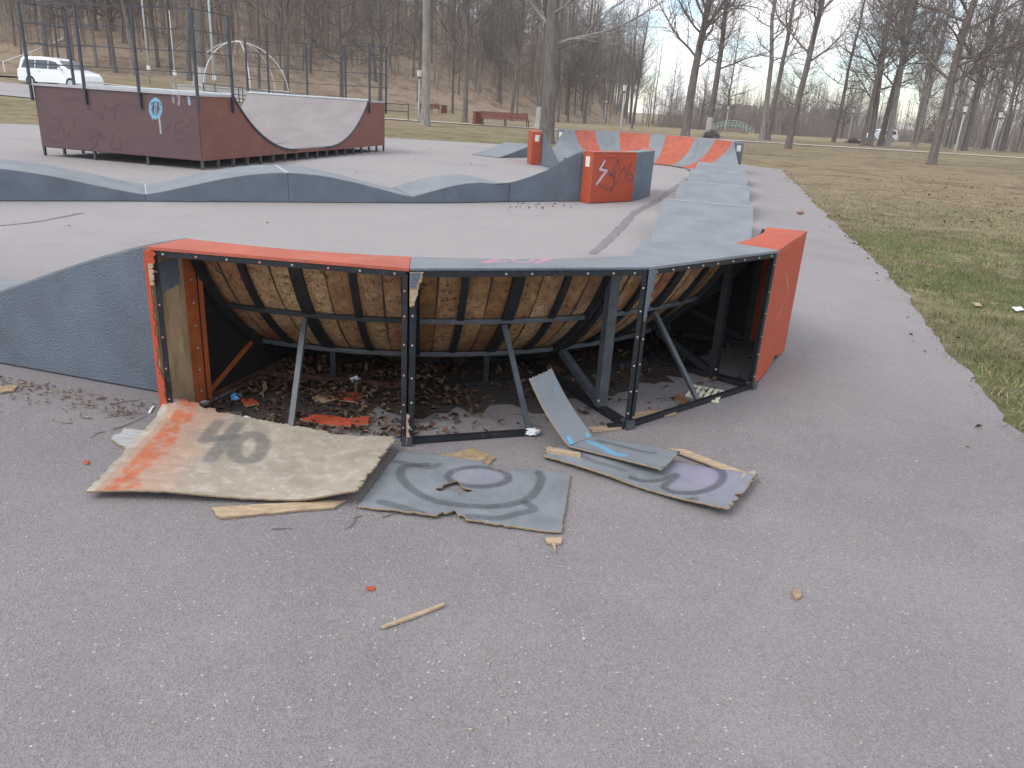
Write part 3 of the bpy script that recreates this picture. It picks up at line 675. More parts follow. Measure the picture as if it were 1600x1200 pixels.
# intact orange face of the last module, with split foot
a0, a1 = AN[3], AN[4]; A = np.array(pol(C0, a0 + .05, RO - .002, 0)); B = np.array(pol(C0, a1 - .05, RO - .002, 0)); nn = pol((0, 0), (a0 + a1) / 2, 1, 0)
def opos(S, T):
    p = A + S[:, None] * (B - A); p = p.copy(); lo = .006 + .05 * np.exp(-((S - .62) / .10) ** 2) + .012 * np.abs(vn(S, 40, 3)); p[:, 2] = lo + T * (ZT - .018 - lo); return p
ln = [([(1228, 425), (1232, 450), (1222, 480), (1214, 500)], .003, .008, (.6, .35, .3), .7), ([(1226, 500), (1218, 530), (1210, 545)], .004, .006, (.12, .03, .02), .8), ([(1212, 575), (1207, 590)], .006, .012, (.12, .03, .02), .8)]
e = sheet('outer_panel', opos, 90, 70, .010, lambda P, S, T: paint(P, ORNG, ln, (tuple(A), tuple(nn))), ['painted', 'ply_edge'], near, down=tuple(-nn)); e.location = -near.location; e['label'] = 'intact orange outer panel'
a = AN[4]; tn = Vector((-math.sin(R_(a)), math.cos(R_(a)), 0))
nb('end_panel', MB().prism([pol(C0, a, RO - .004, .005), pol(C0, a, RD, .005), pol(C0, a, RD, ZT - .016), pol(C0, a, RO - .004, ZT - .016)], tn * .012), 'orange')
sec = [pol(C0, a, RD - .004, .005)] + [pol(C0, a, prof(i / 10)[0] - .012, max(.006, prof(i / 10)[1] - .014)) for i in range(11)]
nb('section_panel', MB().prism(sec, tn * .010), 'ply_shade')  # section coloured near-black for the shade inside the closed module

# ---- the other modules of the track
transition('transition_ramp', C0, AN[0], -1, 3.2, 2.8, 'blue-grey curved ramp side joined to the broken berm, cut by the left edge', tilt=2.)
LX = lambda y: 2.55 + (y - 10.78) * .259
transition('transition_ramp', C0, AN[4], 1, 3.5, 1.9, 'grey ramp leading from the orange end of the broken berm into the straight lane', end=(LX(9.2), 9.2, 0))
VY = [9.2, 12.4, 15.45, 18.5, 21.5]
nm = ['nearest the broken berm', 'second from the broken berm', 'third from the broken berm', 'farthest from the broken berm']
for k in range(4):
    y0, y1 = VY[k], VY[k + 1]; wd = Vector((.968, -.25)); 
    roller((LX(y0) - .58, y0 + .15), (LX(y1) - .58, y1 + .15), wd, 'grey roller hump of the straight right-hand lane, %s' % nm[k], 'rollers of the straight lane', .45, .05, 1.2)
CM = (-.4, 16.2); AM = [-58.5, -36.2, -13.5, 8.5]
def mid_paint(t, k, a0, a1):
    if k != 0: return False
    A = np.array(pol(CM, a0 + .05, RO, 0)); B = np.array(pol(CM, a1 - .05, RO, 0)); nn = pol((0, 0), (a0 + a1) / 2, 1, 0); DK = (.06, .045, .06); WH = (.62, .58, .72)
    def pos(S, T):
        p = (A + S[:, None] * (B - A)).copy(); p[:, 2] = .008 + T * (ZT - .03); return p
    z = lambda X, Y: (780 + X / 6.154, 180 + Y / 6.154)
    st = [([z(*q) for q in curve([(1150, 440), (1100, 410), (1040, 420), (990, 460), (960, 520), (950, 600), (960, 660), (1010, 700), (1080, 710), (1130, 650), (1160, 560), (1155, 480), (1140, 440)], 5)], .012, .014, DK, .55),
          ([z(980, 480), z(1050, 545), z(1100, 610), z(1125, 660)], .012, .012, DK, .8), ([z(1150, 430), z(1095, 520), z(1070, 570)], .012, .012, DK, .8),
          ([z(1060, 575), z(1105, 580), z(1115, 540), z(1100, 660), z(1080, 735)], .014, .014, DK, .75),
          ([z(1015, 440), z(970, 520), z(1035, 535), z(990, 590), z(940, 660)], .016, .012, WH, .95),
          ([z(1170, 550), z(1210, 500), z(1215, 640)], .012, .012, DK, .8),
          ([z(*q) for q in curve([(1275, 470), (1235, 530), (1235, 610), (1265, 630), (1285, 590), (1260, 560), (1235, 585)], 5)], .011, .012, DK, .8),
          ([z(1300, 520), z(1325, 480), z(1310, 560), z(1297, 660)], .012, .012, DK, .8)]
    o = sheet('outer_panel', pos, 110, 90, .012, lambda P, S, T: paint(P, ORNG, st, (tuple(A), tuple(nn))), ['painted', 'ply_edge'], t, down=tuple(-nn)); o['label'] = 'orange panel sprayed with a crossed circle and 161'
    return True
closed_berm('curved_berm', CM, AM, ['o', 'g', 'o'], 'orange and grey berm in the middle sprayed with 161', 'oggggo', (0,), mid_paint)
transition('transition_ramp', CM, AM[0], -1, 3.05, 1.5, 'grey ramp rising from the long roller row to the berm sprayed 161', zend=.105, tilt=-7., seam=1.2, end=(-1.98, 12.81, 0), hump=.22)
rowd = Vector((.9, .436)); wdir = Vector((-.436, .9))
roller((-5.25, 10.7), (-1.72, 12.27), wdir, 'long low grey hump between the broken berm and the brown ramp, crest mid-row', 'humps of the middle row', .43, .1)
roller((-8.9, 8.9), (-5.2505, 10.6995), wdir, 'low grey hump of the middle row, cut by the left edge of the photo', 'humps of the middle row', .43, .1)
CF = (3.4, 23.9); AF = [-8 + 21.9 * k for k in range(8)]
def px_of(p):
    c_ = CR.T @ (np.array(p) - np.array([0, 0, CAMH])); return 800 + FPX * c_[0] / -c_[2]
strip = ''
for k in range(42):
    q_ = px_of(pol(CF, AF[0] + (AF[-1] - AF[0]) * (k + .5) / 42, RD, ZT)); strip += 'o' if any(a_ < q_ < b_ for a_, b_ in ((898, 930), (968, 1014), (1038, 1086), (1118, 1146))) else 'g'
closed_berm('curved_berm', CF, AF, 'ggggggg', 'far berm with red and grey striped riding surface', strip, (0, 1))
transition('transition_ramp', CF, AF[0], -1, 2.1, 1.9, 'grey ramp where the straight lane climbs into the striped far berm', end=(LX(21.75), 21.75, 0))
transition('transition_ramp', CF, AF[-1], 1, 1.1, 1.0, 'grey ramp leaving the left end of the striped far berm')
CB = (3.0, 22.6); AB = [163, 179.5, 196]
closed_berm('curved_berm', CB, AB, 'oo', 'small berm with an orange end and white notice, left of the berm sprayed 161', 'gggg', (1,))
transition('transition_ramp', CB, AB[-1], 1, 2.6, 2.2, 'grey ramp dropping from the small orange-ended berm toward the berm sprayed 161')
k0, k1 = G(779, 247), G(830, 246); kick = thing('kicker_ramp', (k0 + k1) / 2, 0, 'low grey wedge ramp left of the small orange-ended berm', 'ramp'); dd = (k1 - k0).normalized(); ww = Vector((-dd.y, dd.x, 0)) * 1.1; LK = (k1 - k0).length
tp = [k0 + dd * LK * s + zu * (.02 + .36 * s ** 1.15) for s in np.linspace(0, 1, 9)]
MB().slab([tp, [p + ww for p in tp]][::-1], (0, 0, -.012)).build('riding_board', 'grey_skylit', kick)
for w in (0, 1):
    q = [p + ww * w - zu * .013 for p in tp]; MB().slab([q, [Vector((p.x, p.y, .005)) for p in q]], ww.normalized() * (.01 if w == 0 else -.01)).build('side_panel', 'grey_side', kick)
MB().prism([k1 + zu * .005, k1 + ww + zu * .005, k1 + ww + zu * .36, k1 + zu * .36], -dd * .01).build('back_panel', 'grey_side', kick)
for o in kick.children: o.location = -kick.location

# ================================================================== brown mini ramp
MN = G(317, 266); MU = Vector((.238, .971, 0)).normalized(); MW = Vector((-MU.y, MU.x, 0)); MLEN, MWID, MH, MG = 8.6, 3.75, 1.39, .17
mini = thing('mini_ramp', MN + MU * MLEN / 2 + MW * MWID / 2, 0, 'brown half-pipe mini ramp with railed platforms at both ends', 'ramp')
def mp_(u_, w_, z_): return MN + MU * u_ + MW * w_ + zu * z_
def mk(name, mb, m, smooth=False, par=None):
    o = mb.build(name, m, par or mini, smooth)
    if par is None: o.location = -mini.location
    return o
U1, U2, ZF = 1.15, 3.55, .26
def mprof(n=14):
    """section along the length: platform, curve, flat, curve, platform"""
    rr = ((U2 - U1) ** 2 + (MH - ZF) ** 2) / (2 * (MH - ZF)); o = []
    for k in range(n + 1):
        x = (U2 - U1) * k / n; o.append((U1 + x, ZF + rr - math.sqrt(max(0, rr * rr - (U2 - U1 - x) ** 2))))
    return o + [(MLEN - x, z) for x, z in reversed(o)]
PR = mprof()
for w_, m_ in ((0, 'rust_panel'), (MWID, 'rust_panel')):
    out = [mp_(.0, w_, MG), mp_(MLEN, w_, MG), mp_(MLEN, w_, MH - .02), mp_(MLEN - U1, w_, MH - .02)] + [mp_(x, w_, z - .02) for x, z in reversed(PR)][1:-1] + [mp_(U1, w_, MH - .02), mp_(0, w_, MH - .02)]
    # split at the middle so that each half is a plain outline
    h0 = [(0, MG), (MLEN / 2, MG), (MLEN / 2, ZF - .02)] + [(x, z - .02) for x, z in reversed(PR[:15])] + [(0, MH - .02)]
    h1 = [(MLEN - x, z) for x, z in h0]
    for hh in (h0, h1): mk('side_panel', MB().prism([mp_(x, w_, z) for x, z in hh], MW * (.015 if w_ == 0 else -.015)), m_)
# sprayed end panel facing the track
n_ = -MU; A = np.array(mp_(-.001, MWID, 0)); B = np.array(mp_(-.001, 0, 0)); pl = (tuple(A), tuple(n_)); BL = (.22, .5, .68); DK = (.045, .03, .035); q = lambda X, Y: (X / 4, Y / 4)
st = [([q(*p) for p in ell(972, 678, 33, 55)], .022, .02, BL, .95), ([q(972, 620), q(972, 735)], .02, .02, BL, .9), ([q(*p) for p in curve([(945, 650), (965, 640), (985, 640), (1005, 655)], 4)], .012, .01, DK, .8),
      ([q(950, 690), q(962, 668)], .012, .01, DK, .8), ([q(985, 665), q(1000, 680)], .012, .01, DK, .8), ([q(972, 660), q(974, 720)], .012, .012, DK, .6), ([q(993, 730), q(1005, 830)], .012, .01, (.55, .62, .66), .8), ([q(955, 730), q(953, 745)], .01, .01, BL, .8),
      ([q(1080, 590), q(1085, 640)], .012, .012, (.5, .44, .44), .7), ([q(1105, 600), q(1120, 600), q(1117, 655)], .012, .012, (.5, .44, .44), .7), ([q(1178, 610), q(1185, 650)], .02, .012, (.4, .55, .72), .9)]
for pts in ([(1070, 740), (1060, 790), (1030, 815)], [(1200, 735), (1190, 780), (1160, 790)], [(1140, 760), (1095, 780), (1090, 850), (1120, 885), (1150, 870)], [(1095, 825), (1140, 822)],
            [(330, 740), (375, 740), (360, 830)], [(465, 730), (460, 790), (475, 800)], [(510, 700), (550, 680), (590, 700), (640, 740)], [(655, 660), (690, 690), (735, 655)], [(730, 660), (715, 750)], [(660, 670), (635, 750)], [(780, 650), (815, 660)],
            [(300, 870), (350, 890), (400, 880), (440, 820)], [(600, 900), (630, 830), (560, 880)], [(690, 930), (715, 830), (700, 920), (750, 930), (750, 880)], [(400, 630), (470, 620), (520, 640)], [(575, 800), (640, 850), (650, 880)], [(390, 760), (400, 830)], [(560, 950), (610, 900)]):
    st.append(([q(*p) for p in curve(pts, 5)], .012, .016, DK, .5))
def epos(S, T):
    p = (A + S[:, None] * (B - A)).copy(); p[:, 2] = MG + T * (MH - MG - .02); return p
e = sheet('end_panel', epos, 230, 80, .015, lambda P, S, T: paint(P, (.118, .070, .072), st, pl), ['maroon', 'maroon'], mini, down=tuple(MU)); e.location = -mini.location; e['label'] = 'maroon end panel sprayed with a light blue round emblem'
mk('end_panel', MB().prism([mp_(MLEN, 0, MG), mp_(MLEN, MWID, MG), mp_(MLEN, MWID, MH - .02), mp_(MLEN, 0, MH - .02)], -MU * .015), 'rust_panel')
for a_, b_ in ((-.03, U1), (MLEN - U1, MLEN + .03)):
    mk('platform', MB().slab([[mp_(a_, -.02, MH), mp_(b_, -.02, MH)], [mp_(a_, MWID + .02, MH), mp_(b_, MWID + .02, MH)]], (0, 0, -.04)), 'trim_light')
cutsu = [0, 7, 14, 15, 22, 29]
for c0, c1 in zip(cutsu[:-1], cutsu[1:]):
    for w0, w1 in ((-.015, 1.25), (1.252, 2.5), (2.502, MWID + .015)):
        rows = [[mp_(x, w0, z), mp_(x, w1, z)] for x, z in PR[c0:c1 + 1]]; mk('riding_sheet', MB().slab(rows, (0, 0, -.014)), 'ramp_ply', True)
for w_ in (-.024, MWID + .024):                         # dark edge strip along the curve
    for seg in (PR[:15], PR[15:]):
        rows = [[mp_(x, w_, z + .006), mp_(x, w_ + (.02 if w_ < 0 else -.02), z + .006)] for x, z in seg]; mk('edge_strip', MB().slab(rows, (0, 0, -.05)), 'post_dark')
for u_ in (U1, MLEN - U1): mk('coping', MB().tube([mp_(u_, -.02, MH + .01), mp_(u_, MWID + .02, MH + .01)], .03, 8), 'lamp_metal')
for w_ in (.02, MWID / 3, 2 * MWID / 3, MWID - .02):     # feet
    for k in range(18):
        if .1 < w_ < MWID - .1 and k not in (0, 17): continue
        u_ = .03 + (MLEN - .06) * k / 17; mk('foot', MB().box(mp_(u_, w_, MG / 2 + .004), (.045, .045, MG + .002), Matrix.Rotation(math.atan2(MU.y, MU.x), 3, 'Z')), 'steel_grey')
    mk('floor_beam', MB().bar(mp_(.05, w_ + (.03 if w_ < 1 else -.03), MG + .05), mp_(MLEN - .05, w_ + (.03 if w_ < 1 else -.03), MG + .05), .05, .09), 'steel')
RH = 1.46
def railing(u0, u1, side):
    """posts on the platform's back and at its front corners with four bars"""
    back = u0; front = u1; po = [(back, MWID * k / 3) for k in range(4)] + [(front, 0), (front, MWID)]
    for x, w_ in po:
        ou = (-.03 if side < 0 else .03) if x == back else 0; ow = 0 if 0 < w_ < MWID else (-.035 if w_ == 0 else .035)
        mk('railing_post', MB().bar(mp_(x + ou, w_ + ow, MH - .33), mp_(x + ou, w_ + ow, MH + RH), .044, .044, MU), 'post_dark')
    for k in range(4):
        z = MH + RH * (k + 1) / 4 - (.012 if k == 3 else 0); ou = -.03 if side < 0 else .03
        mk('railing_bar', MB().bar(mp_(back + ou, -.03, z), mp_(back + ou, MWID + .03, z), .018, .018), 'post_dark')
        for w_ in (-.03, MWID + .03): mk('railing_bar', MB().bar(mp_(back + ou, w_, z + .001), mp_(front, w_, z + .001), .016, .016), 'post_dark')
railing(0, U1 - .06, -1); railing(MLEN, MLEN - U1 + .06, 1)

# ================================================================== boards and litter on the asphalt
def bil(c, S, T):
    c = [np.array(p, float) for p in c]; S = S[:, None]; T = T[:, None]
    return (c[0] * (1 - S) + c[1] * S) * (1 - T) + (c[3] * (1 - S) + c[2] * S) * T
FL = ((0, 0, .012), (0, 0, 1)); DKP = (.055, .055, .062)
def ground_sheet(name, quad, ns, nt, thick, zf, colfn, mats, label, cat, jag, keep=None, group=None, lift=.0):
    c = [G(*p) for p in quad]; ctr = sum(c, Vector()) / 4
    t = thing(name, (ctr.x, ctr.y, 0), 0, label, cat, group)
    def pos(S, T):
        s = S + (1 - 2 * S) * np.abs(np.where(S < .5, vn(T, 9, jag[0]) + .6 * vn(T, 41, jag[1]) + .5 * vn(T, 97, jag[0]), vn(T, 11, jag[1]) + .6 * vn(T, 37, jag[0]) + .5 * vn(T, 101, jag[1]))) * np.where(S < .5, jag[2], jag[3]) * (np.abs(S - .5) * 2) ** 6
        tt = T + (1 - 2 * T) * np.abs(np.where(T < .5, vn(S, 10, jag[1]) + .6 * vn(S, 43, jag[0]) + .5 * vn(S, 99, jag[1]), vn(S, 12, jag[0]) + .6 * vn(S, 39, jag[1]) + .5 * vn(S, 103, jag[0]))) * np.where(T < .5, jag[4], jag[5]) * (np.abs(T - .5) * 2) ** 6
        P = bil([tuple(p) for p in c], s, tt); P[:, 2] = thick + .004 + lift + zf(s, tt, P); return P
    o = sheet('board', pos, ns, nt, thick, colfn, mats, t, keep); o.location = -t.location
    return t
# plywood sheet sprayed 40
z40 = lambda X, Y: (120 + X / 2.963, 600 + Y / 2.963)
s40 = [([z40(*p) for p in ((655, 190), (590, 266), (722, 248))], .020, .026, (.14, .135, .13), .85), ([z40(*p) for p in ((742, 196), (690, 262), (618, 350))], .020, .026, (.14, .135, .13), .85),
       ([z40(*p) for p in ell(795, 293, 72, 52, 0, 360, 30, -28)], .020, .026, (.14, .135, .13), .85)]
def c40(P, S, T):
    b = np.tile(np.array([.40, .345, .272]), (len(P), 1)); nzp = np.array([fbm(x, y, 5., 3) for x, y in zip(P[:, 0], P[:, 1])]); nzq = np.array([fbm(x, y, 16., 5) for x, y in zip(P[:, 0], P[:, 1])])
    b *= (1 + .16 * nzp)[:, None]; b += (sm((nzq - .15) / .25) * .07)[:, None]
    f = sm((S - .045) / .03) * sm((.185 + .05 * nzp - S) / .06); halo = .38 * sm((.42 + .1 * nzp - S) / .3) * (S > .03)
    f = np.maximum(f * np.clip(.8 + .7 * nzq, .35, .95), halo * .8); b += f[:, None] * (np.array([.50, .135, .055]) - b)
    sc_ = seg_dist(P, [on_plane(*z40(375, 280), *FL), on_plane(*z40(240, 430), *FL)]); b += (.75 * (1 - sm((sc_ - .002) / .02)) * (nzq > -.05))[:, None] * (np.array([.62, .30, .18]) - b)
    sc_ = seg_dist(P, [on_plane(*z40(1175, 445), *FL), on_plane(*z40(1105, 535), *FL)]); b += (.7 * (1 - sm((sc_ - .003) / .012)))[:, None] * (np.array([.6, .36, .16]) - b)
    return paint(P, b, s40, ((0, 0, .046), (0, 0, 1)))
def z40f(s, t, P):
    return .032 * sm((s - .72) / .28) ** 1.5 + .012 * np.sin(s * 7) * (1 - t) + .05 * sm((t - .75) / .25) * sm((.35 - s) / .35) + .03 * t * (1 - s)
ground_sheet('plywood_sheet', [(134, 780), (560, 792), (622, 703), (266, 648)], 180, 130, .010, z40f, c40, ['painted_ply', 'ply_edge'], 'large bare plywood sheet with orange edge and sprayed number 40, lying flat', 'plywood sheet', (1, 2, .012, .018, .006, .03), lift=.022)
# grey sheet with a hole, sprayed loops
z2 = lambda X, Y: (540 + X / 2.353, 560 + Y / 2.353)
loops2 = [([z2(*p) for p in ell(487, 440, 112, 36, -20, 380)], .012, .014, DKP, .8), ([z2(*p) for p in curve([(710, 420), (720, 450), (690, 500), (640, 530), (540, 548), (430, 545), (330, 530), (250, 490), (205, 440), (215, 400), (300, 395)], 5)], .013, .015, DKP, .75),
          ([z2(*p) for p in curve([(660, 530), (690, 555), (640, 570), (560, 590), (450, 585), (500, 610)], 5)], .012, .015, DKP, .7), ([z2(*p) for p in curve([(130, 530), (230, 560), (320, 590)], 4)], .014, .016, DKP, .7), ([z2(*p) for p in curve([(190, 380), (300, 405), (345, 395)], 4)], .012, .014, DKP, .6)]
def cgrey(strokes, tint=None, zp=.014):
    def f(P, S, T):
        b = np.tile(np.array(GREY_SKYLIT) * 1.02, (len(P), 1)); nzp = np.array([fbm(x, y, 4., 7) for x, y in zip(P[:, 0], P[:, 1])]); b *= (1 + .22 * nzp)[:, None]
        if tint is not None:
            for ctr_, rad_, c_, k_ in tint:
                q_ = on_plane(*ctr_, *FL); d_ = np.hypot(P[:, 0] - q_[0], P[:, 1] - q_[1]); b += (k_ * (1 - sm(d_ / rad_)))[:, None] * (np.array(c_) - b)
        b = paint(P, b, strokes, ((0, 0, zp), (0, 0, 1)))
        ed = np.minimum(np.minimum(S, 1 - S), np.minimum(T, 1 - T)); b += (sm((.008 - ed) / .008) * .7)[:, None] * (np.array([.36, .23, .13]) - b)
        return b
    return f
def hole2(s, t):
    a = np.hypot((s - .42 - .02 * np.sin(t * 60)) / .085, (t - .46 - .04 * np.sin(s * 50)) / .075) > 1
    n = ((t > 1 - .13 * (1 - ((s - .62) / .12) ** 2) - .02 * np.sin(s * 90)) & (np.abs(s - .62) < .12)); m = ((t < .09 * (1 - ((s - .47) / .07) ** 2) + .02 * np.sin(s * 110)) & (np.abs(s - .47) < .07))
    return a & ~n & ~m
ground_sheet('painted_board', [(556, 796), (878, 838), (892, 745), (622, 708)], 150, 110, .009, lambda s, t, P: .006 * np.sin(s * 5) + .008 * s, cgrey(loops2, [((760, 745), .25, (.30, .30, .36), .5)]), ['painted', 'ply_edge'], 'grey painted board with dark sprayed loops and a jagged hole', 'board', (3, 4, .01, .008, .012, .02), hole2)
# grey board with purple tag
z3 = lambda X, Y: (800 + X / 4, 560 + Y / 4)
loops3 = [([z3(*p) for p in curve([(750, 735), (830, 752), (940, 745), (1030, 712), (1000, 745), (950, 790), (1010, 825), (1130, 838), (1240, 820), (1310, 770), (1310, 710), (1250, 670)], 6)], .013, .014, DKP, .85), ([z3(*p) for p in curve([(515, 725), (640, 745), (800, 800), (940, 845), (1060, 885), (1140, 880)], 5)], .012, .014, DKP, .75), ([z3(*p) for p in curve([(380, 580), (520, 640), (700, 690)], 5)], .012, .014, DKP, .5)]
ground_sheet('painted_board', [(846, 718), (1137, 812), (1184, 756), (890, 690)], 150, 80, .009, lambda s, t, P: .010 + .028 * sm((s - .5) / .5) + .008 * np.sin(s * 6), cgrey(loops3, [((1095, 745), .22, (.30, .26, .36), .85), ((1120, 770), .25, (.28, .25, .33), .5)], .034), ['painted', 'ply_edge'], 'grey painted board with purple and black sprayed tag, splintered at its right end', 'board', (5, 6, .012, .02, .012, .012))
# bent board: one half flat, one half standing up
bt = thing('bent_board', G(930, 690), 0, 'grey board snapped and folded up, sprayed with light blue lines, leaning at the frame', 'board'); CY = (.10, .45, .68)
fa = [G(888, 696, .05), G(928, 681, .05), G(1062, 710, .05), G(1034, 738, .05)]
zb = FL[0][2] + .04
up0 = DP(828, 592, fa[0].y + .17); up1 = DP(848, 573, fa[1].y + .17); up2 = DP(864, 578, fa[1].y + .16)
cy = [([z3(*p) for p in curve([(280, 180), (275, 260), (262, 360)], 4)], .008, .01, CY, .9), ([z3(*p) for p in curve([(358, 490), (375, 530), (390, 540)], 4)], .008, .01, CY, .95), ([z3(*p) for p in curve([(470, 470), (485, 505)], 4)], .006, .01, CY, .8)]
cyf = [([z3(*p) for p in curve([(480, 520), (570, 560), (640, 600), (700, 610)], 4)], .008, .016, CY, .7), ([z3(*p) for p in curve([(540, 515), (700, 560), (800, 590), (890, 605)], 4)], .009, .012, DKP, .7)]
def bflat(S, T):
    P = bil([tuple(fa[0]), tuple(fa[3]), tuple(fa[2]), tuple(fa[1])], S, T); P[:, 2] = .046 + .018 * S + .004 * vn(T, 6, 9); P[:, :2] += (.008 * vn(T, 40, 11) * (S > .97))[:, None]; return P
o = sheet('board_half', bflat, 90, 40, .008, lambda P, S, T: paint(P, np.array(GREY_SKYLIT) * np.ones((len(P), 1)), cyf, ((0, 0, .05), (0, 0, 1))), ['painted', 'ply_edge'], bt); o.location = -bt.location
b0, b1 = np.array(fa[0]) + [0, 0, .0], np.array(fa[1]); b0[2] = b1[2] = .048
u0, u1 = np.array(up0), np.array(up2); nup = np.cross(b1 - b0, u0 - b0); nup /= np.linalg.norm(nup); nup *= -np.sign(nup[1])
def bup(S, T):
    P = (b0 * (1 - T)[:, None] + b1 * T[:, None]) * (1 - S)[:, None] + (u0 * (1 - T)[:, None] + u1 * T[:, None]) * S[:, None]
    P = P + (u0 - b0)[None] * ((.022 * vn(T, 30, 21) + .05 * (T - .4) * (T > .4)) * S ** 8)[:, None]; P += np.array(nup) * (-.02 * np.sin(S * 3.1))[:, None]; return P
o = sheet('board_half', bup, 90, 40, .008, lambda P, S, T: paint(P, np.array(GREY_SKYLIT) * np.ones((len(P), 1)), cy, (tuple(b0), tuple(nup))), ['painted', 'ply_edge'], bt, down=tuple(-nup)); o.location = -bt.location

def shard(name, pix, th, m, label, cat, group=None, z=.003, tilt=0., seed=1, ragged=.012, curl=0.):
    """flat irregular scrap lying on the ground; outline from pixels"""
    pts = [G(*p) for p in pix]; ctr = sum(pts, Vector()) / len(pts); rg = []
    n = len(pts)
    for k in range(n):
        a, b = pts[k], pts[(k + 1) % n]; m_ = max(1, int((b - a).length / .03))
        for i in range(m_):
            p = a.lerp(b, i / m_); w = fbm(p.x, p.y, 25., seed) * ragged; rg.append(p + (p - ctr).normalized() * w)
    mb = MB(); rim = [p - ctr for p in rg]; nn = len(rim)
    hz = lambda p, f: z + th + tilt * p.x * f + curl * (p.length * f) ** 2 + .15 * th * fbm(p.x, p.y, 30., seed)
    for s, zz in ((1, 0), (-1, -th)):
        vs = [Vector((0, 0, hz(Vector(), 0) + zz))] + [Vector((p.x * .55, p.y * .55, hz(p, .55) + zz)) for p in rim] + [Vector((p.x, p.y, hz(p, 1) + zz)) for p in rim]
        fs = [(0, 1 + k, 1 + (k + 1) % nn) for k in range(nn)] + [(1 + k, 1 + nn + k, 1 + nn + (k + 1) % nn, 1 + (k + 1) % nn) for k in range(nn)]
        mb.add(vs, fs if s > 0 else [f[::-1] for f in fs], 0 if s > 0 else 1)
    tv = [Vector((p.x, p.y, hz(p, 1))) for p in rim]; mb.add(tv + [p + Vector((0, 0, -th)) for p in tv], [(k, k + nn, (k + 1) % nn + nn, (k + 1) % nn) for k in range(nn)], 1)
    o = mb.build(name, m if isinstance(m, (list, tuple)) else [m, m]); o.location = (ctr.x, ctr.y, 0)
    return tag(o, label, cat, group)
shard('plywood_scrap', [(329, 797), (430, 790), (540, 785), (520, 797), (440, 803), (345, 813)], .009, ['wood_pale', 'ply_edge'], 'pale plywood strip sticking out under the sheet sprayed 40', 'plywood scrap', seed=2)
shard('plank_scrap', [(176, 690), (195, 675), (245, 676), (268, 680), (250, 705), (205, 709)], .012, ['wood_grey', 'ply_edge'], 'weathered white grained plank end left of the sheet sprayed 40', 'plank', seed=3, ragged=.02)
shard('plywood_scrap', [(680, 716), (722, 708), (735, 703), (776, 718), (752, 735), (700, 727)], .009, ['ply_strip', 'ply_edge'], 'brown plywood scrap beside the grey board with the hole', 'plywood scrap', seed=4)
shard('wood_splinter', [(855, 708), (905, 718), (908, 724), (870, 718), (852, 713)], .014, ['wood_pale', 'wood_pale'], 'pale splinter on the left end of the purple tagged board', 'splinter', z=.024, seed=5)
shard('wood_splinter', [(852, 843), (878, 843), (877, 852), (868, 853), (868, 866), (862, 853), (853, 850)], .008, ['wood_pale', 'wood_pale'], 'small T-shaped wood chip below the corner of the holed board', 'splinter', seed=6, ragged=.006)
shard('wood_splinter', [(595, 982), (640, 965), (692, 946), (694, 949), (650, 967), (600, 984)], .008, ['wood_pale', 'wood_pale'], 'long thin pale stick lying alone on the open asphalt', 'stick', seed=7, ragged=.004)
shard('wood_splinter', [(1042, 706), (1070, 708), (1120, 728), (1176, 748), (1158, 753), (1100, 728)], .010, ['wood_pale', 'wood_pale'], 'long torn splinter along the far edge of the purple tagged board', 'splinter', z=.012, seed=8, ragged=.01)
shard('wood_splinter', [(1160, 752), (1178, 748), (1178, 755), (1165, 764), (1156, 760)], .009, ['wood_pale', 'wood_pale'], 'splintered orange-brown corner at the right end of the purple tagged board', 'splinter', z=.036, seed=9, ragged=.01)
shard('bark_chip', [(1238, 926), (1250, 924), (1252, 934), (1245, 939), (1239, 934)], .008, ['ply_strip', 'ply_strip'], 'small grey-brown bark chip alone on the right of the asphalt', 'chip', seed=10, ragged=.004)
shard('paint_chip', [(572, 918), (586, 919), (584, 924), (574, 924)], .003, ['orange', 'orange'], 'tiny orange paint chip above the lone stick', 'chip', seed=11, ragged=.003)
shard('paint_chip', [(131, 721), (140, 722), (138, 727), (132, 726)], .003, ['orange', 'orange'], 'tiny red chip left of the sheet sprayed 40', 'chip', seed=12, ragged=.003)
shard('panel_shard', [(470, 660), (490, 653), (520, 655), (545, 660), (578, 655), (576, 668), (540, 672), (500, 668)], .008, ['orange', 'ply_edge'], 'largest orange panel shard inside the frame by the leaning prop', 'shard', seed=13, z=.012)
shard('panel_shard', [(525, 620), (555, 617), (572, 622), (560, 633), (530, 632)], .008, ['orange', 'ply_edge'], 'orange panel shard with black line behind the leaning prop', 'shard', seed=14, z=.015)
shard('panel_shard', [(374, 627), (395, 628), (405, 636), (385, 639)], .008, ['orange', 'ply_edge'], 'small pointed orange shard beside the blue wrapper', 'shard', seed=15, z=.012)
shard('panel_shard', [(487, 625), (510, 619), (527, 628), (508, 634), (492, 632)], .008, ['ply_strip', 'ply_edge'], 'grey-brown plywood flake next to the orange shards', 'shard', seed=16, z=.014)
shard('plank_scrap', [(965, 655), (1010, 645), (1052, 643), (1055, 650), (1020, 655), (975, 660)], .010, ['ply_strip', 'ply_edge'], 'grey split board lying just inside the right-hand open bay', 'plank', seed=17)
shard('plank_scrap', [(918, 671), (965, 667), (972, 672), (925, 677)], .012, ['wood_pale', 'wood_pale'], 'pale lath beside the corner foot behind the folded board', 'plank', seed=18, ragged=.005)
shard('plank_scrap', [(1048, 622), (1060, 619), (1085, 632), (1080, 638), (1066, 634)], .010, ['ply_dark', 'ply_edge'], 'dark split board beside the white tray', 'plank', seed=19)
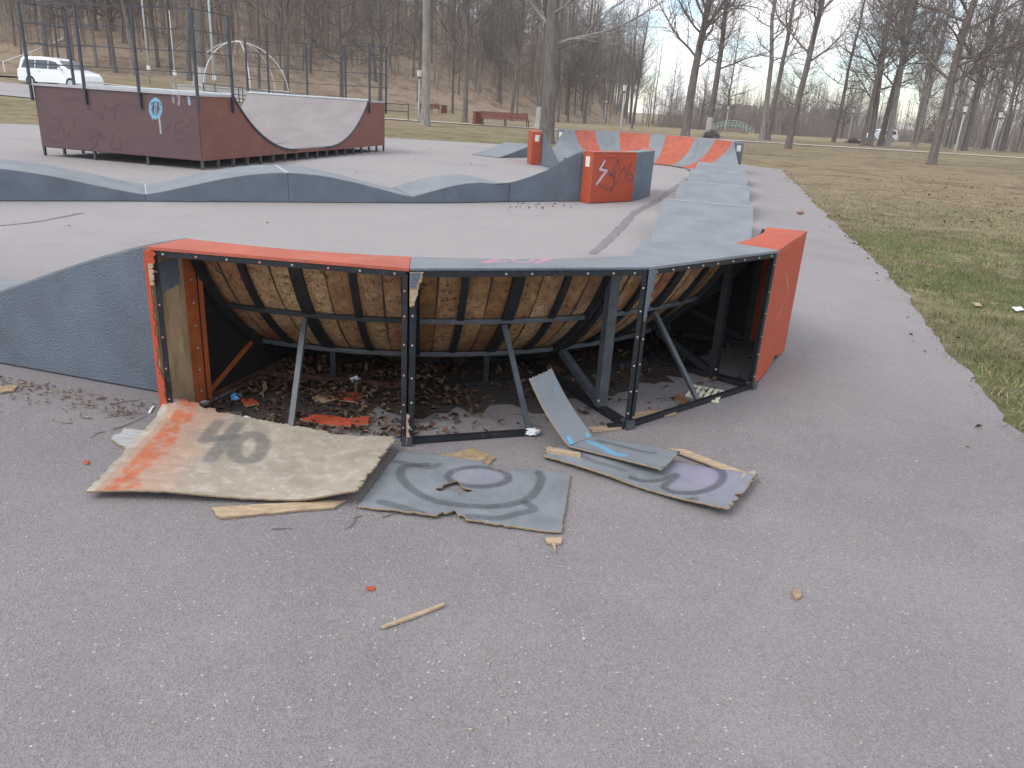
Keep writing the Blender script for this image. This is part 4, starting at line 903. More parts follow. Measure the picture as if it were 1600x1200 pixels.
shard('plywood_scrap', [(0, 606), (18, 604), (27, 606), (22, 613), (0, 617)], .008, ['ply_strip', 'ply_edge'], 'pale brown plywood flake at the left edge below the ramp', 'plywood scrap', seed=20)
shard('white_stick', [(232, 646), (239, 636), (241, 637), (235, 647)], .006, ['paper', 'paper'], 'short white stick at the foot of the blue-grey ramp', 'stick', seed=21, ragged=.001)
shard('lawn_litter', [(1518, 473), (1530, 475), (1535, 479), (1524, 479)], .006, ['wood_pale', 'wood_pale'], 'pale chip of wood in the green grass', 'chip', seed=22, ragged=.006)
shard('lawn_litter', [(1580, 481), (1594, 480), (1600, 485), (1588, 487)], .006, ['paper', 'paper'], 'white scrap of paper in the grass at the right edge', 'litter', seed=23, ragged=.006)
shard('dry_leaf_clump', [(1245, 333), (1253, 331), (1256, 334), (1249, 336)], .02, ['bench_wood', 'bench_wood'], 'dark reddish clump of leaves on the asphalt strip beside the lawn', 'leaves', seed=24, ragged=.02)
def crumple(name, px, r, m, label, cat, sq=(1, 1, .6), seed=1):
    bm_ = bmesh.new(); bmesh.ops.create_icosphere(bm_, subdivisions=3, radius=r); rr = random.Random(seed)
    for v_ in bm_.verts:
        n0 = mnoise.cell_vector(v_.co * (2.2 / r) + Vector((seed, 0, 0))); k_ = 1 + .5 * (n0.x - .5) + .25 * fbm(v_.co.x, v_.co.y, 2 / r, seed); v_.co = Vector((v_.co.x * sq[0], v_.co.y * sq[1], v_.co.z * sq[2])) * k_
    zmin = min(v_.co.z for v_ in bm_.verts); me = bpy.data.meshes.new(name); bm_.to_mesh(me); bm_.free(); me.materials.append(M[m])
    o = bpy.data.objects.new(name, me); col.objects.link(o); p = G(*px); o.location = (p.x, p.y, -zmin + .003); return tag(o, label, cat)
crumple('crumpled_paper', (555, 600), .03, 'paper', 'small crumpled white paper on the leaves deep under the berm', 'litter', seed=1)
crumple('crumpled_wrapper', (369, 626), .026, 'blue_plastic', 'crumpled blue and white wrapper near the rusty brace', 'litter', seed=2)
crumple('crumpled_paper', (379, 661), .032, 'paper', 'flattened white crumpled paper behind the sheet sprayed 40', 'litter', (1.5, 1, .4), seed=3)
crumple('crumpled_paper', (829, 680), .032, 'paper', 'crumpled white paper at the foot of the prop behind the folded board', 'litter', (1.4, .9, .5), seed=4)
crumple('crumpled_paper', (488, 613), .014, 'paper', 'tiny white bottle cap among the leaves', 'cap', (1, 1, .5), seed=5)
# slatted plastic tray
tr = thing('plastic_tray', G(1102, 617), R_(-24), 'cream slatted plastic tray lying in the right-hand open bay', 'tray')
MB().box((0, 0, .008), (.20, .012, .012)).box((0, .10, .008), (.20, .012, .012)).box((0, -.10, .008), (.20, .012, .012)).build('tray_frame', 'tray', tr)
for k in range(6): MB().box((-.085 + k * .034, 0, .016), (.020, .19, .006)).build('slat', 'tray', tr)

# ================================================================== trees
class Tubes:
    """many thin tapered tubes gathered as numpy arrays"""
    def __init__(s): s.V = []; s.F = []; s.n = 0
    def add(s, pts, rad, n):
        pts = np.asarray(pts, float); m = len(pts); d = np.gradient(pts, axis=0); d /= np.linalg.norm(d, axis=1)[:, None] + 1e-9
        ref = np.array([0, 0, 1.]) if abs(d[0, 2]) < .9 else np.array([1., 0, 0])
        x = np.cross(d, ref); x /= np.linalg.norm(x, axis=1)[:, None] + 1e-9; y = np.cross(d, x)
        a = np.arange(n) * 2 * math.pi / n
        v = pts[:, None, :] + (x[:, None, :] * np.cos(a)[None, :, None] + y[:, None, :] * np.sin(a)[None, :, None]) * np.asarray(rad)[:, None, None]
        s.V.append(v.reshape(-1, 3)); k = np.arange(n); k2 = (k + 1) % n
        for i in range(m - 1):
            b = s.n + i * n; s.F.append(np.stack([b + k, b + k2, b + n + k2, b + n + k], 1))
        s.n += m * n
    def build(s, name, m, parent=None, smooth=True): return fast_mesh(name, np.vstack(s.V), np.vstack(s.F), m, parent, None, smooth)
def tree_proto(seed, H, r0, first, spread, nl, nsub, ntw, lean=(0, 0), bark='bark', twig='twig', lime=False, droop=0., fork=None):
    r = np.random.default_rng(seed); root = empty('bare_tree'); T = Tubes(); Cn = Tubes()
    n = 16; t = np.linspace(0, 1, n); wob = np.cumsum(r.normal(0, .012 * H / n * 3, (n, 2)), 0) * np.minimum(1, t * 3)[:, None]
    P = np.stack([wob[:, 0] + lean[0] * H * t ** 1.3, wob[:, 1] + lean[1] * H * t ** 1.3, H * t], 1); rad = r0 * ((1 - t) ** .85 * .93 + .05); 
    P = np.vstack([[P[0] + [0, 0, -.15]], [P[0]], [P[0] + (P[1] - P[0]) * .12], [P[0] + (P[1] - P[0]) * .35], P[1:]]); rad = np.concatenate([[r0 * 1.6, r0 * 1.42, r0 * 1.16, r0 * 1.03], rad[1:]])
    T.add(P, rad, 10)
    hz = P[:, 2]
    def at(h): return np.array([np.interp(h, hz, P[:, 0]), np.interp(h, hz, P[:, 1]), h]), np.interp(h, hz, rad)
    def limb(p0, d, L, ra, lvl, up):
        m = (8, 6, 4)[lvl]; pts = [np.array(p0)]; d = np.array(d, float)
        for k in range(m - 1):
            d = d + r.normal(0, (.13, .17, .2)[lvl], 3) + np.array([0, 0, up * .12]); d /= np.linalg.norm(d); pts.append(pts[-1] + d * L / (m - 1))
        pts = np.array(pts); tt = np.linspace(0, 1, m); rr = ra * (1 - tt * .82)
        (T if (lvl == 0 and ra > .05 and r0 > .1 and False) else Cn).add(pts, rr, (5, 4, 3)[lvl])
        if lvl == 2: return
        cnt = (nsub, ntw)[lvl]; cnt = max(2, int(cnt * min(1.3, L / (spread * .7) if lvl == 0 else L / (spread * .3))))
        for s in np.linspace(.16 if lvl == 0 else .1, 1, cnt):
            q = np.array([np.interp(s, tt, pts[:, i]) for i in range(3)]); dd = pts[min(m - 1, int(s * (m - 1)) + 1)] - pts[max(0, int(s * (m - 1)) - 0) - (1 if s == 1 else 0)]; dd /= np.linalg.norm(dd) + 1e-9
            w = r.normal(0, 1, 3); w -= dd * w.dot(dd); w /= np.linalg.norm(w); ang = r.uniform(.5, 1.05)
            nd = dd * math.cos(ang) + w * math.sin(ang); nd[2] += (.12 if lvl == 0 else .05) - droop * .5
            if lvl == 0: limb(q, nd, L * (.26 + .34 * (1 - s)) * r.uniform(.7, 1.25), max(.007, np.interp(s, tt, rr) * .55), 1, up * .6)
            else: limb(q, nd, L * r.uniform(.3, .62) + .12, max(.0045, ra * .42), 2, up * .3)
    for k in range(nl):
        f = (k + r.uniform(0, .8)) / nl; h = H * (first + (.97 - first) * f); p0, rt = at(h); az = k * 2.4 + r.uniform(-.5, .5); el = r.uniform(.25, .75) + f * .45 - droop
        L = spread * (1.08 - .72 * f) * r.uniform(.65, 1.2)
        limb(p0, (math.cos(az) * math.cos(el), math.sin(az) * math.cos(el), math.sin(el)), L, min(rt * .45, .0125 * L + .009), 0, .8 - droop)
    if fork:
        p0, rt = at(H * fork); az = r.uniform(0, 6.3); limb(p0, (math.cos(az) * .5, math.sin(az) * .25, .8), H * .5, rt * .62, 0, .5)
    tr_ = T.build('trunk', bark, root)
    if lime:                                             # whitewashed foot: its own sleeve of faces
        tr_.data.materials.append(M['bark_lime']); z = [tr_.data.polygons[i].center.z for i in range(len(tr_.data.polygons))]; tr_.data.polygons.foreach_set('material_index', [1 if q_ < lime else 0 for q_ in z])
    cr_ = Cn.build('crown', twig, root, False)
    return root
PROTO = {}
PROTO['park_a'] = tree_proto(11, 22, .27, .2, 5.2, 36, 12, 10, (.02, 0), fork=.3)
PROTO['park_b'] = tree_proto(12, 23, .30, .22, 5.0, 36, 12, 10, (.015, .01), lime=1.35)
PROTO['park_c'] = tree_proto(13, 21, .19, .2, 4.4, 34, 11, 9, (.03, 0), bark='bark', twig='twig')
PROTO['park_d'] = tree_proto(14, 21, .22, .15, 5.4, 38, 12, 10, (-.01, 0), droop=.22)
PROTO['big'] = tree_proto(15, 19, .33, .2, 6.0, 32, 13, 10, (.0, .0), bark='bark', twig='twig_grey', fork=.24)
PROTO['slim_a'] = tree_proto(16, 18, .11, .24, 2.9, 26, 8, 7, (.02, 0), bark='bark', twig='twig_grey')
PROTO['slim_b'] = tree_proto(17, 19, .13, .26, 3.0, 26, 8, 7, (-.02, .01), bark='bark_pale', twig='twig')
PROTO['slim_c'] = tree_proto(18, 15, .09, .12, 2.6, 24, 7, 6, (.01, 0), bark='bark', twig='twig')
PROTO['round'] = tree_proto(19, 11, .16, .14, 4.6, 30, 11, 9, (0, 0), bark='bark', twig='twig', droop=.1)
def plant(kind, x, y, rz, s, label, group=None, cat='tree', rs=1., tilt=0.):
    src = PROTO[kind]; o = copy_tree(src)
    o.location = (x, y, zg1(x, y) - .02); o.rotation_euler = (0, tilt, rz); o.scale = (s * rs, s * rs, s); tag(o, label, cat, group); return o
def plant_px(kind, px, py, rz, s, label, **k):
    """base given in pixels: where the sight line meets the ground"""
    r = ray(px, py); t0 = 3.
    for k_ in np.linspace(3, 260, 2600):
        t0 = k_ / math.hypot(r[0], r[1]); x, y, z = r[0] * t0, r[1] * t0, CAMH + r[2] * t0
        if z <= zg1(x, y): break
    return plant(kind, x, y, rz, s, label, **k)
PARK = [
 ('big', 853, 224, .4, 1.0, 'thick rough grey trunk rising right behind the small orange-ended berm', 1.0),
 ('slim_b', 665, 197, 1.2, 1.25, 'slender tree with whitewashed foot beside the lamp left of the long bench', 1.5),
 ('park_c', 726, 191, 2.0, 1., 'grey trunk just left of the red bin and long bench', 1.1),
 ('park_b', 841, 198, .5, .95, 'whitewashed trunk half hidden behind the thick rough trunk', .9),
 ('park_d', 913, 193, 2.5, .95, 'broad crowned tree at the foot of the leafy slope, right of the thick trunk', 1.1),
 ('slim_a', 872, 191, 1., 1.1, 'thin dark leaning trunk directly right of the thick rough trunk', 1.2),
 ('slim_a', 887, 191, 3., 1.1, 'thin dark trunk second right of the thick rough trunk', 1.3),
 ('park_c', 987, 201, .2, .72, 'small tree with bare spreading crown beside the lamp over the striped berm', .8),
 ('slim_c', 1019, 192, .6, 1.4, 'slim dark tree at the toe of the slope, left of the mossy trunk', 1.4),
 ('park_a', 1070, 215, .1, 1.0, 'mossy dark trunk rising behind the red stripes of the far berm', 1.08),
 ('park_b', 1106, 212, .3, 1.0, 'tall trunk with white painted foot next to the dark leaf pile', .95),
 ('slim_b', 1190, 217, .1, 1.25, 'left one of the twin slim trunks right of the green bridge', 1.45),
 ('slim_a', 1199, 219, .4, 1.25, 'right one of the twin slim trunks right of the green bridge', 1.6),
 ('park_c', 1231, 232, .2, 1.05, 'straight pale-footed trunk standing on the lawn edge of the gravel path', .95),
 ('slim_c', 1302, 222, .3, 1.3, 'slim brown trunk between the straight pale-footed tree and the trunk cluster', 1.7),
 ('park_d', 1347, 228, .9, 1.0, 'leftmost trunk of the cluster of four on the path', .85),
 ('park_c', 1358, 228, 2.2, 1.1, 'second trunk from the left in the cluster of four on the path', 1.3),
 ('park_a', 1375, 228, .0, 1.0, 'thick pale trunk third in the cluster of four on the path', 1.0),
 ('slim_b', 1386, 229, .2, 1.3, 'thin rightmost trunk of the cluster of four on the path', 1.6),
 ('park_d', 1455, 257, .15, 1.0, 'nearest tree on the right-hand lawn with flaking dark bark', .92),
 ('park_a', 1506, 235, 2., 1.0, 'broad trunk behind the leaning lamp at the right', .95),
 ('slim_b', 1428, 221, .7, 1.3, 'slim tree pair member left of the nearest lawn tree, beside two small lamps', 1.2),
 ('slim_a', 1436, 221, 1.7, 1.3, 'slim tree pair member closest to the nearest lawn tree, beside two small lamps', 1.3),
 ('park_d', 1568, 233, 2.6, 1.0, 'bare tree behind the rightmost lamp', .9),
 ('park_c', 1592, 226, .9, 1.1, 'dark tree cut by the right edge of the photo', 1.),
 ('slim_b', 1530, 224, .4, 1.2, 'tree between the two large lamps at the right, standing beyond the path', 1.3),
]
for kind, px, py, rz, s, lb, rs in PARK: plant_px(kind, px, py, rz, s, lb, rs=rs, tilt=.0)
for kind, x, y, rz, s, lb, rs in (
 ('park_a', -36.0, 60.5, .5, 1., 'dark trunk seen through the railing right of the white car', .9),
 ('park_b', -25.2, 62.5, 1.5, 1., 'big pale trunk with a side limb in front of the white arches', 1.15),
 ('park_c', -20.6, 68.5, 1.5, 1.1, 'pale grey trunk seen through the far platform railing', 1.2),
 ('park_d', -13.5, 73.0, 2.5, 1., 'grey trunk between the brown ramp and the small bench', .9),
 ('park_c', -1.8, 84., .5, 1.1, 'grey trunk at the toe of the slope behind the long bench', 1.)):
    plant(kind, x, y, rz, s, lb, rs=rs)
# the wood on the slope
rw = np.random.default_rng(5); cnt = 0
WL = dict(slim_a='slim dark-barked bare tree in the wood on the leaf-covered slope', slim_b='slim pale-barked bare tree in the wood on the leaf-covered slope', slim_c='short thin bare tree in the wood on the leaf-covered slope', park_c='stout pale grey bare tree in the wood on the leaf-covered slope', park_d='stout bare tree with low spreading limbs in the wood on the slope')
for tries in range(6000):
    x = rw.uniform(-95, 30); y = float(toe(x)) + rw.uniform(0, 4) + abs(rw.normal(0, 34)); 
    if y > 190: continue
    ratio = x / y
    if ratio < -.86 or ratio > .24: continue
    kind = rw.choice(['slim_a', 'slim_b', 'slim_c', 'park_c', 'park_d', 'slim_a', 'slim_b'])
    plant(kind, x, y, rw.uniform(0, 6.3), rw.uniform(.75, 1.2), WL[kind], 'trees of the wooded slope', tilt=rw.normal(0, .03)); cnt += 1
    if cnt >= 190: break
# tree line beyond the field on the right
cnt = 0
for k in range(400):
    y = rw.uniform(112, 215); rt_ = rw.uniform(.12, .78); x = y * rt_
    if x < 27 and y > 100: 
        if rw.uniform() < .6: continue
    kind = rw.choice(['round', 'slim_c', 'round', 'park_d', 'slim_a']); f_ = rw.uniform(.55, .95) if rt_ < .5 else rw.uniform(.8, 1.25)
    plant(kind, x, y, rw.uniform(0, 6.3), f_, 'bare tree in the far thicket beyond the field', 'trees of the far thicket'); cnt += 1
    if cnt >= 48: break
for k in range(24):                                      # right-hand grove
    y = rw.uniform(72, 118); x = y * rw.uniform(.47, .74)
    plant(rw.choice(['slim_a', 'slim_b', 'park_c', 'park_d', 'slim_b']), x, y, rw.uniform(0, 6.3), rw.uniform(.9, 1.25), 'tree of the dense right-hand grove behind the lamps', 'trees of the right-hand grove')
for p in PROTO.values():
    for ch in list(p.children): bpy.data.objects.remove(ch)
    bpy.data.objects.remove(p)

# undergrowth: saplings on the slope, thicket along the field
def brush(name, pts, hmin, hmax, m, label, seed, per=4):
    r = np.random.default_rng(seed); V = []; F = []; k = 0
    pts = np.repeat(pts, per, 0); n = len(pts); h = r.uniform(hmin, hmax, n) * np.array([np.clip(.75 + 1.1 * mnoise.noise(Vector((a * .09, b * .09, seed))) + .5 * mnoise.noise(Vector((a * .4, b * .4, seed))), .25, 1.7) for a, b in pts[:, :2]]); base = pts + np.concatenate([r.normal(0, .5, (n, 2)), np.zeros((n, 1))], 1)
    base[:, 2] = zg(base[:, 0], base[:, 1]) - .05
    l1 = r.normal(0, .16, (n, 2)); l2 = l1 + r.normal(0, .2, (n, 2)); mid = base + np.concatenate([l1 * h[:, None] * .5, h[:, None] * .5], 1); top = mid + np.concatenate([l2 * h[:, None] * .5, h[:, None] * .5], 1)
    rad = (.006 + .0035 * h)
    ang = np.arange(3) * 2 * math.pi / 3; off = np.stack([np.cos(ang), np.sin(ang), 0 * ang], 1)
    ring = lambda c, s: c[:, None, :] + off[None] * (rad * s)[:, None, None]
    V = np.concatenate([ring(base, 1.), ring(mid, .7), ring(top, .25)], 1).reshape(-1, 3); b = np.arange(n) * 9
    for q in (0, 3):
        for a in range(3): F.append(np.stack([b + q + a, b + q + (a + 1) % 3, b + q + 3 + (a + 1) % 3, b + q + 3 + a], 1))
    o = fast_mesh(name, V, np.vstack(F), m); tag(o, label, 'undergrowth', kind='stuff'); return o
def wood_mass(name, pts, h, nb_, m, label, seed):
    """trunks with sticks, too many and too far to count"""
    r = np.random.default_rng(seed); n = len(pts); base = np.stack([pts[:, 0], pts[:, 1], zg(pts[:, 0], pts[:, 1]) - .1], 1); lean = r.normal(0, .045, (n, 2)); top = base + np.concatenate([lean * h[:, None], h[:, None]], 1)
    A_ = [base]; B_ = [top]; ra = [.03 + .0065 * h]; rb = [.012 + 0 * h]
    for lv in range(nb_):
        f = r.uniform(.2, .98, n); p = base + (top - base) * f[:, None]; a = r.uniform(0, 6.283, n); L_ = h * r.uniform(.08, .24, n) * (1.25 - f); q = p + np.stack([np.cos(a) * L_, np.sin(a) * L_, L_ * r.uniform(.2, 1.3, n)], 1); A_.append(p); B_.append(q); ra.append(.012 + .0015 * h); rb.append(.005 + 0 * h)
        for w in range(3):
            g = r.uniform(.25, 1, n); p2_ = p + (q - p) * g[:, None]; q2 = p2_ + r.normal(0, .45, (n, 3)) * np.array([1, 1, .8]) + np.array([0, 0, .35]); A_.append(p2_); B_.append(q2); ra.append(.007 + 0 * h); rb.append(.003 + 0 * h)
    A_ = np.vstack(A_); B_ = np.vstack(B_); ra = np.concatenate(ra); rb = np.concatenate(rb); k = len(A_); d = B_ - A_; d /= np.linalg.norm(d, axis=1)[:, None]; x = np.cross(d, [.31, .17, .0]) + np.cross(d, [0, .9, .05]) * .4; x /= np.linalg.norm(x, axis=1)[:, None] + 1e-9; y = np.cross(d, x)
    ang = np.arange(3) * 2 * math.pi / 3; off = x[:, None, :] * np.cos(ang)[None, :, None] + y[:, None, :] * np.sin(ang)[None, :, None]
    V = np.concatenate([A_[:, None] + off * ra[:, None, None], B_[:, None] + off * rb[:, None, None]], 1).reshape(-1, 3); b = np.arange(k) * 6
    F = np.vstack([np.stack([b + q, b + (q + 1) % 3, b + 3 + (q + 1) % 3, b + 3 + q], 1) for q in range(3)])
    return tag(fast_mesh(name, V, F, m), label, 'wood', kind='stuff')
r = np.random.default_rng(29)
x = r.uniform(-110, 24, 1500); y = toe(x) + 15 + np.abs(r.normal(0, 36, 1500)); k = (x / y > -.88) & (x / y < .22) & (y < 185)
wood_mass('distant_wood', np.stack([x[k], y[k]], 1), r.uniform(7, 17, k.sum()), 11, 'brush', 'hazy mass of thin bare trunks and twigs filling the wooded slope', 31)
y = r.uniform(122, 190, 420); x = y * r.uniform(.14, .8, 420)
wood_mass('distant_wood', np.stack([x, y], 1), r.uniform(4, 10, 420), 9, 'brush_far', 'grey band of bare trees closing the far field', 33)
y = r.uniform(84, 135, 150); x = y * r.uniform(.50, .82, 150)
wood_mass('distant_wood', np.stack([x, y], 1), r.uniform(9, 17, 150), 14, 'twig_grey', 'dense tangle of bare trunks behind the right-hand lamps', 35)
r = np.random.default_rng(9)
x = r.uniform(-95, 31, 4200); y = toe(x) + 13 + np.abs(r.normal(0, 34, 4200)); k = (y < 185) & (x / y > -.88) & (x / y < .25)
brush('slope_undergrowth', np.stack([x[k], y[k], 0 * x[k]], 1), 1.0, 5.5, 'brush', 'dense bare saplings covering the wooded slope', 3, 3)
y = r.uniform(120, 175, 3000); x = y * r.uniform(.16, .80, 3000); k = (y - 118 > 10 * np.sin(x * .12) + 4)
brush('far_thicket', np.stack([x[k], y[k], 0 * x[k]], 1), 1.5, 7.0, 'brush_far', 'tangled bare bushes along the far side of the field', 4, 6)
y = r.uniform(90, 118, 900); x = y * r.uniform(.60, .80, 900)
brush('grove_undergrowth', np.stack([x, y, 0 * x], 1), 1.0, 4.0, 'brush', 'low bare bushes under the right-hand grove', 6, 5)

# ================================================================== park furniture
def lamp_proto(Hh=3.3):
    t = empty('park_lamp')
    MB().tube([(0, 0, -.05), (0, 0, .5), (0, 0, Hh - .62)], [.055, .045, .036], 8).build('pole', 'lamp_metal', t, True)
    MB().tube([(0, 0, Hh - .64), (0, 0, Hh - .56), (0, 0, Hh - .52)], [.04, .09, .12], 8).build('lamp_base', 'lamp_dark', t)
    MB().tube([(0, 0, Hh - .52), (0, 0, Hh - .10)], [.11, .19], 8).build('lamp_glass', 'lamp_glass', t)
    for k in range(4):
        a_ = k * math.pi / 2; MB().bar((.112 * math.cos(a_), .112 * math.sin(a_), Hh - .52), (.195 * math.cos(a_), .195 * math.sin(a_), Hh - .10), .014, .014).build('lamp_rib', 'lamp_dark', t)
    MB().tube([(0, 0, Hh - .10), (0, 0, Hh - .08), (0, 0, Hh)], [.26, .25, .07], 8).build('lamp_cap', 'lamp_dark', t)
    return t
LP = lamp_proto()
for px, yb, yt, lb in ((654, 190, 105, 'lantern lamp post beside the whitewashed tree, left of the long bench'), (969, 207, 132, 'lantern lamp post rising behind the striped far berm'), (1491, 240, 163, 'largest lantern on a leaning pole at the right, in front of the grove'),
        (1549, 235, 182, 'rightmost lantern lamp post before the dark grove'), (1324, 221, 175, 'lantern lamp post left of the cluster of four trunks'), (1226, 207, 180, 'small lantern lamp post beside the straight pale-footed tree'),
        (1133, 205, 168, 'lantern lamp post standing in front of the green footbridge'), (944, 193, 158, 'small lantern lamp post at the end of the leafy slope'), (773, 175, 146, 'tiny lantern lamp post on the slope above the long bench'),
        (473, 152, 121, 'tiny lantern seen through the far platform railing'), (300, 137, 88, 'lantern lamp post seen through the near platform railing beside the arches'), (1416, 221, 201, 'left one of two tiny lanterns beyond the cluster of trunks'), (1434, 222, 202, 'right one of two tiny lanterns beyond the cluster of trunks'), (1488, 225, 199, 'tiny lantern right behind the leaning pole')):
    D_ = 3.3 * FPX / (yb - yt); r = ray(px, yb); x, y = r[0] / math.hypot(r[0], r[1]) * D_ * 1.0, r[1] / math.hypot(r[0], r[1]) * D_
    if px in (654, 969, 1491): g_ = G(px, yb); x, y = g_.x, g_.y
    o = copy_tree(LP); o.location = (x, y, zg1(x, y)); tag(o, lb, 'lamp', 'lantern lamp posts of the park')
    o.rotation_euler = (0, 0, px * .37)
for ch in list(LP.children): bpy.data.objects.remove(ch)
bpy.data.objects.remove(LP)

def bench(p0, p1, label):
    d = (p1 - p0); Lb = d.length; t = thing('park_bench', (p0 + p1) / 2, math.atan2(d.y, d.x), label, 'bench')
    for k in range(5): MB().box((0, -.05 + .10 * k - .2, .44), (Lb, .085, .04)).build('seat_slat', 'bench_wood', t)
    for k in range(4): MB().box((0, .27 + .03 * k, .53 + .105 * k), (Lb, .035, .09), Matrix.Rotation(R_(-14), 3, 'X')).build('back_slat', 'bench_wood', t)
    for x in (-Lb / 2 + .08, 0, Lb / 2 - .08):
        MB().bar((x, -.22, 0), (x, -.22, .42), .05, .05).bar((x, .24, 0), (x, .39, .88), .05, .05, (1, 0, 0)).bar((x, -.25, .40), (x, .28, .40), .045, .035).build('leg_frame', 'steel', t)
    return t
def bin_box(p, label, s=1.):
    t = thing('litter_bin', p, .4, label, 'bin')
    for sx, sy, w, dp in ((0, -.24, .52, .03), (0, .24, .52, .03), (-.245, 0, .03, .45), (.245, 0, .03, .45)):
        for k in range(4): MB().box((sx * s, sy * s, (.12 + k * .2) * s), (w * s, dp * s, .17 * s)).build('side_slat', 'bench_wood', t)
    MB().box((0, 0, .40 * s), (.40 * s, .40 * s, .74 * s)).build('liner', 'steel', t)
    return t
b0, b1 = G(752, 195.5), G(826, 199.5); bench(b0, b1, 'long red-brown slatted bench on the near side of the gravel path'); bin_box(G(746, 194.5), 'red-brown slatted bin at the left end of the long bench', 1.05)
b0, b1 = G(657, 176), G(689, 177.5); bench(b0, b1, 'small red-brown bench beyond the path, left of the grey trunk'); bin_box(G(694, 177), 'red-brown bin next to the small far bench', 1.)

def car_build(label, group=None):
    t = thing('parked_car', (0, 0, 0), 0, label, 'car', group); W = .88
    side = [(-2.28, .32), (-2.32, .62), (-2.28, .98), (-2.16, 1.02), (-2.02, 1.58), (-1.85, 1.68), (-.6, 1.73), (.25, 1.67), (.65, 1.52), (1.28, 1.10), (1.95, .94), (2.22, .78), (2.30, .52), (2.26, .30)]
    body = []
    def inset(z): return 0 if z < 1.0 else (z - 1.0) * .24
    mb = MB(); n = len(side); vs = []
    for sy in (-1, -.92, .92, 1):
        for x, z in side:
            k = .97 if abs(sy) == 1 else 1.; vs.append((x * k, sy * (W - inset(z)), z * (.985 if abs(sy) == 1 and z > .6 else 1)))
    fs = [tuple(range(n))] + [tuple(reversed(range(3 * n, 4 * n)))]
    for b in range(3):
        for i in range(n): fs.append((b * n + i, b * n + (i + 1) % n, (b + 1) * n + (i + 1) % n, (b + 1) * n + i)[::-1])
    mb.add(vs, fs); mb.build('body', 'car_white', t)
    for sy in (-1, 1):
        def wp(x, z, o=.004): return Vector((x, sy * (W - inset(z) + o) * 1., z))
        for q in ([(-1.98, 1.06), (-1.02, 1.06), (-1.02, 1.53), (-1.80, 1.53)], [(-.96, 1.06), (-.08, 1.06), (-.08, 1.54), (-.96, 1.54)], [(-.02, 1.06), (1.02, 1.06), (.50, 1.46), (-.02, 1.54)]):
            MB().prism([wp(x * .97, z) for x, z in q], (0, sy * .006, 0)).build('side_window', 'car_glass', t)
        MB().box((.86, sy * (W + .09), 1.1), (.12, .18, .14)).build('wing_mirror', 'car_white', t)
        MB().box((-.7, sy * (W + .012), .92), (.18, .02, .03)).build('door_handle', 'lamp_metal', t)
        MB().prism([(2.02, sy * .62, .70), (2.24, sy * .62, .68), (2.14, sy * .84, .70), (1.99, sy * .84, .86), (2.05, sy * .62, .84)][:4], (0, 0, .10)).build('headlight', 'lamp_glass', t)
        MB().box((-2.25, sy * .74, .95), (.10, .16, .26)).build('tail_light', 'red_glass', t)
        for x in (-1.38, 1.42):
            w = MB().tube([(x, sy * (W - .18), .32), (x, sy * (W + .01), .32)], .32, 18).build('wheel', 'tyre', t); MB().tube([(x, sy * (W + .0), .32), (x, sy * (W + .02), .32)], .2, 12).build('rim', 'lamp_metal', w)
    MB().prism([(.68, -.68, 1.545), (1.27, -.78, 1.125), (1.27, .78, 1.125), (.68, .68, 1.545)], (.012, 0, .012)).build('windscreen', 'car_glass', t)
    MB().prism([(-2.17, -.74, 1.08), (-2.06, -.66, 1.52), (-2.06, .66, 1.52), (-2.17, .74, 1.08)], (-.012, 0, .004)).build('rear_window', 'car_glass', t)
    return t
car = car_build('white car parked on the road behind the brown ramp railing', 'cars parked in the park')
cx, cy_ = DP(95, 120, 49).x, 49.; car.location = (cx, cy_, zg1(cx, cy_) - .12); car.rotation_euler = (0, 0, R_(-12))
van = copy_tree(car); D_ = 118.; p = DP(1377, 205, D_); van.location = (p.x, D_, zg1(p.x, D_)); van.rotation_euler = (0, 0, R_(188)); tag(van, 'tiny white car half hidden behind the cluster of four trunks', 'car', 'cars parked in the park')

# white arches
ar = thing('arched_pergola', (DP(377, 140, 64).x, 64, zg1(DP(377, 140, 64).x, 64)), 0, 'thin white metal arches crossing like an open dome behind the brown ramp', 'pergola')
for a_ in (8, 62, 120):
    pts = [(3.65 * math.cos(s) * math.cos(R_(a_)), 3.65 * math.cos(s) * math.sin(R_(a_)), 3.75 * math.sin(s)) for s in np.linspace(0, math.pi, 25)]; MB().tube(pts, .036, 6).build('arch', 'white_metal', ar, True)
MB().tube([(0, 0, 3.70), (0, 0, 3.84)], .25, 12).build('crown_ring', 'white_metal', ar)
# low pale wall in front of the arches
x0, x1 = DP(272, 140, 58).x, DP(452, 150, 58).x; wl = thing('low_wall', ((x0 + x1) / 2, 58, zg1((x0 + x1) / 2, 58) - .1), 0, 'low pale concrete wall below the white arches', 'wall')
MB().box((0, 0, .3), (x1 - x0, .5, .62)).build('wall_body', 'conc', wl); MB().box((0, 0, .65), (x1 - x0 + .1, .6, .07)).build('coping', 'conc', wl)
def park_rail(pts, label, h=.95):
    t = thing('park_railing', pts[0], 0, label, 'railing'); o = -Vector(pts[0])
    for k, (a_, b_) in enumerate(zip(pts[:-1], pts[1:])):
        a_ = Vector(a_) + o; b_ = Vector(b_) + o
        MB().bar(a_, a_ + zu * h, .06, .06).build('post', 'post_dark', t)
        for z in (h - .03, h * .52): MB().bar(a_ + zu * z, b_ + zu * z, .05, .05).build('rail', 'post_dark', t)
        if k % 2: MB().bar(a_ + Vector((.25, 0, 0)), a_ + Vector((.25, 0, h)), .05, .05).build('post', 'post_dark', t)
    MB().bar(Vector(pts[-1]) + o, Vector(pts[-1]) + o + zu * h, .06, .06).build('post', 'post_dark', t)
    return t
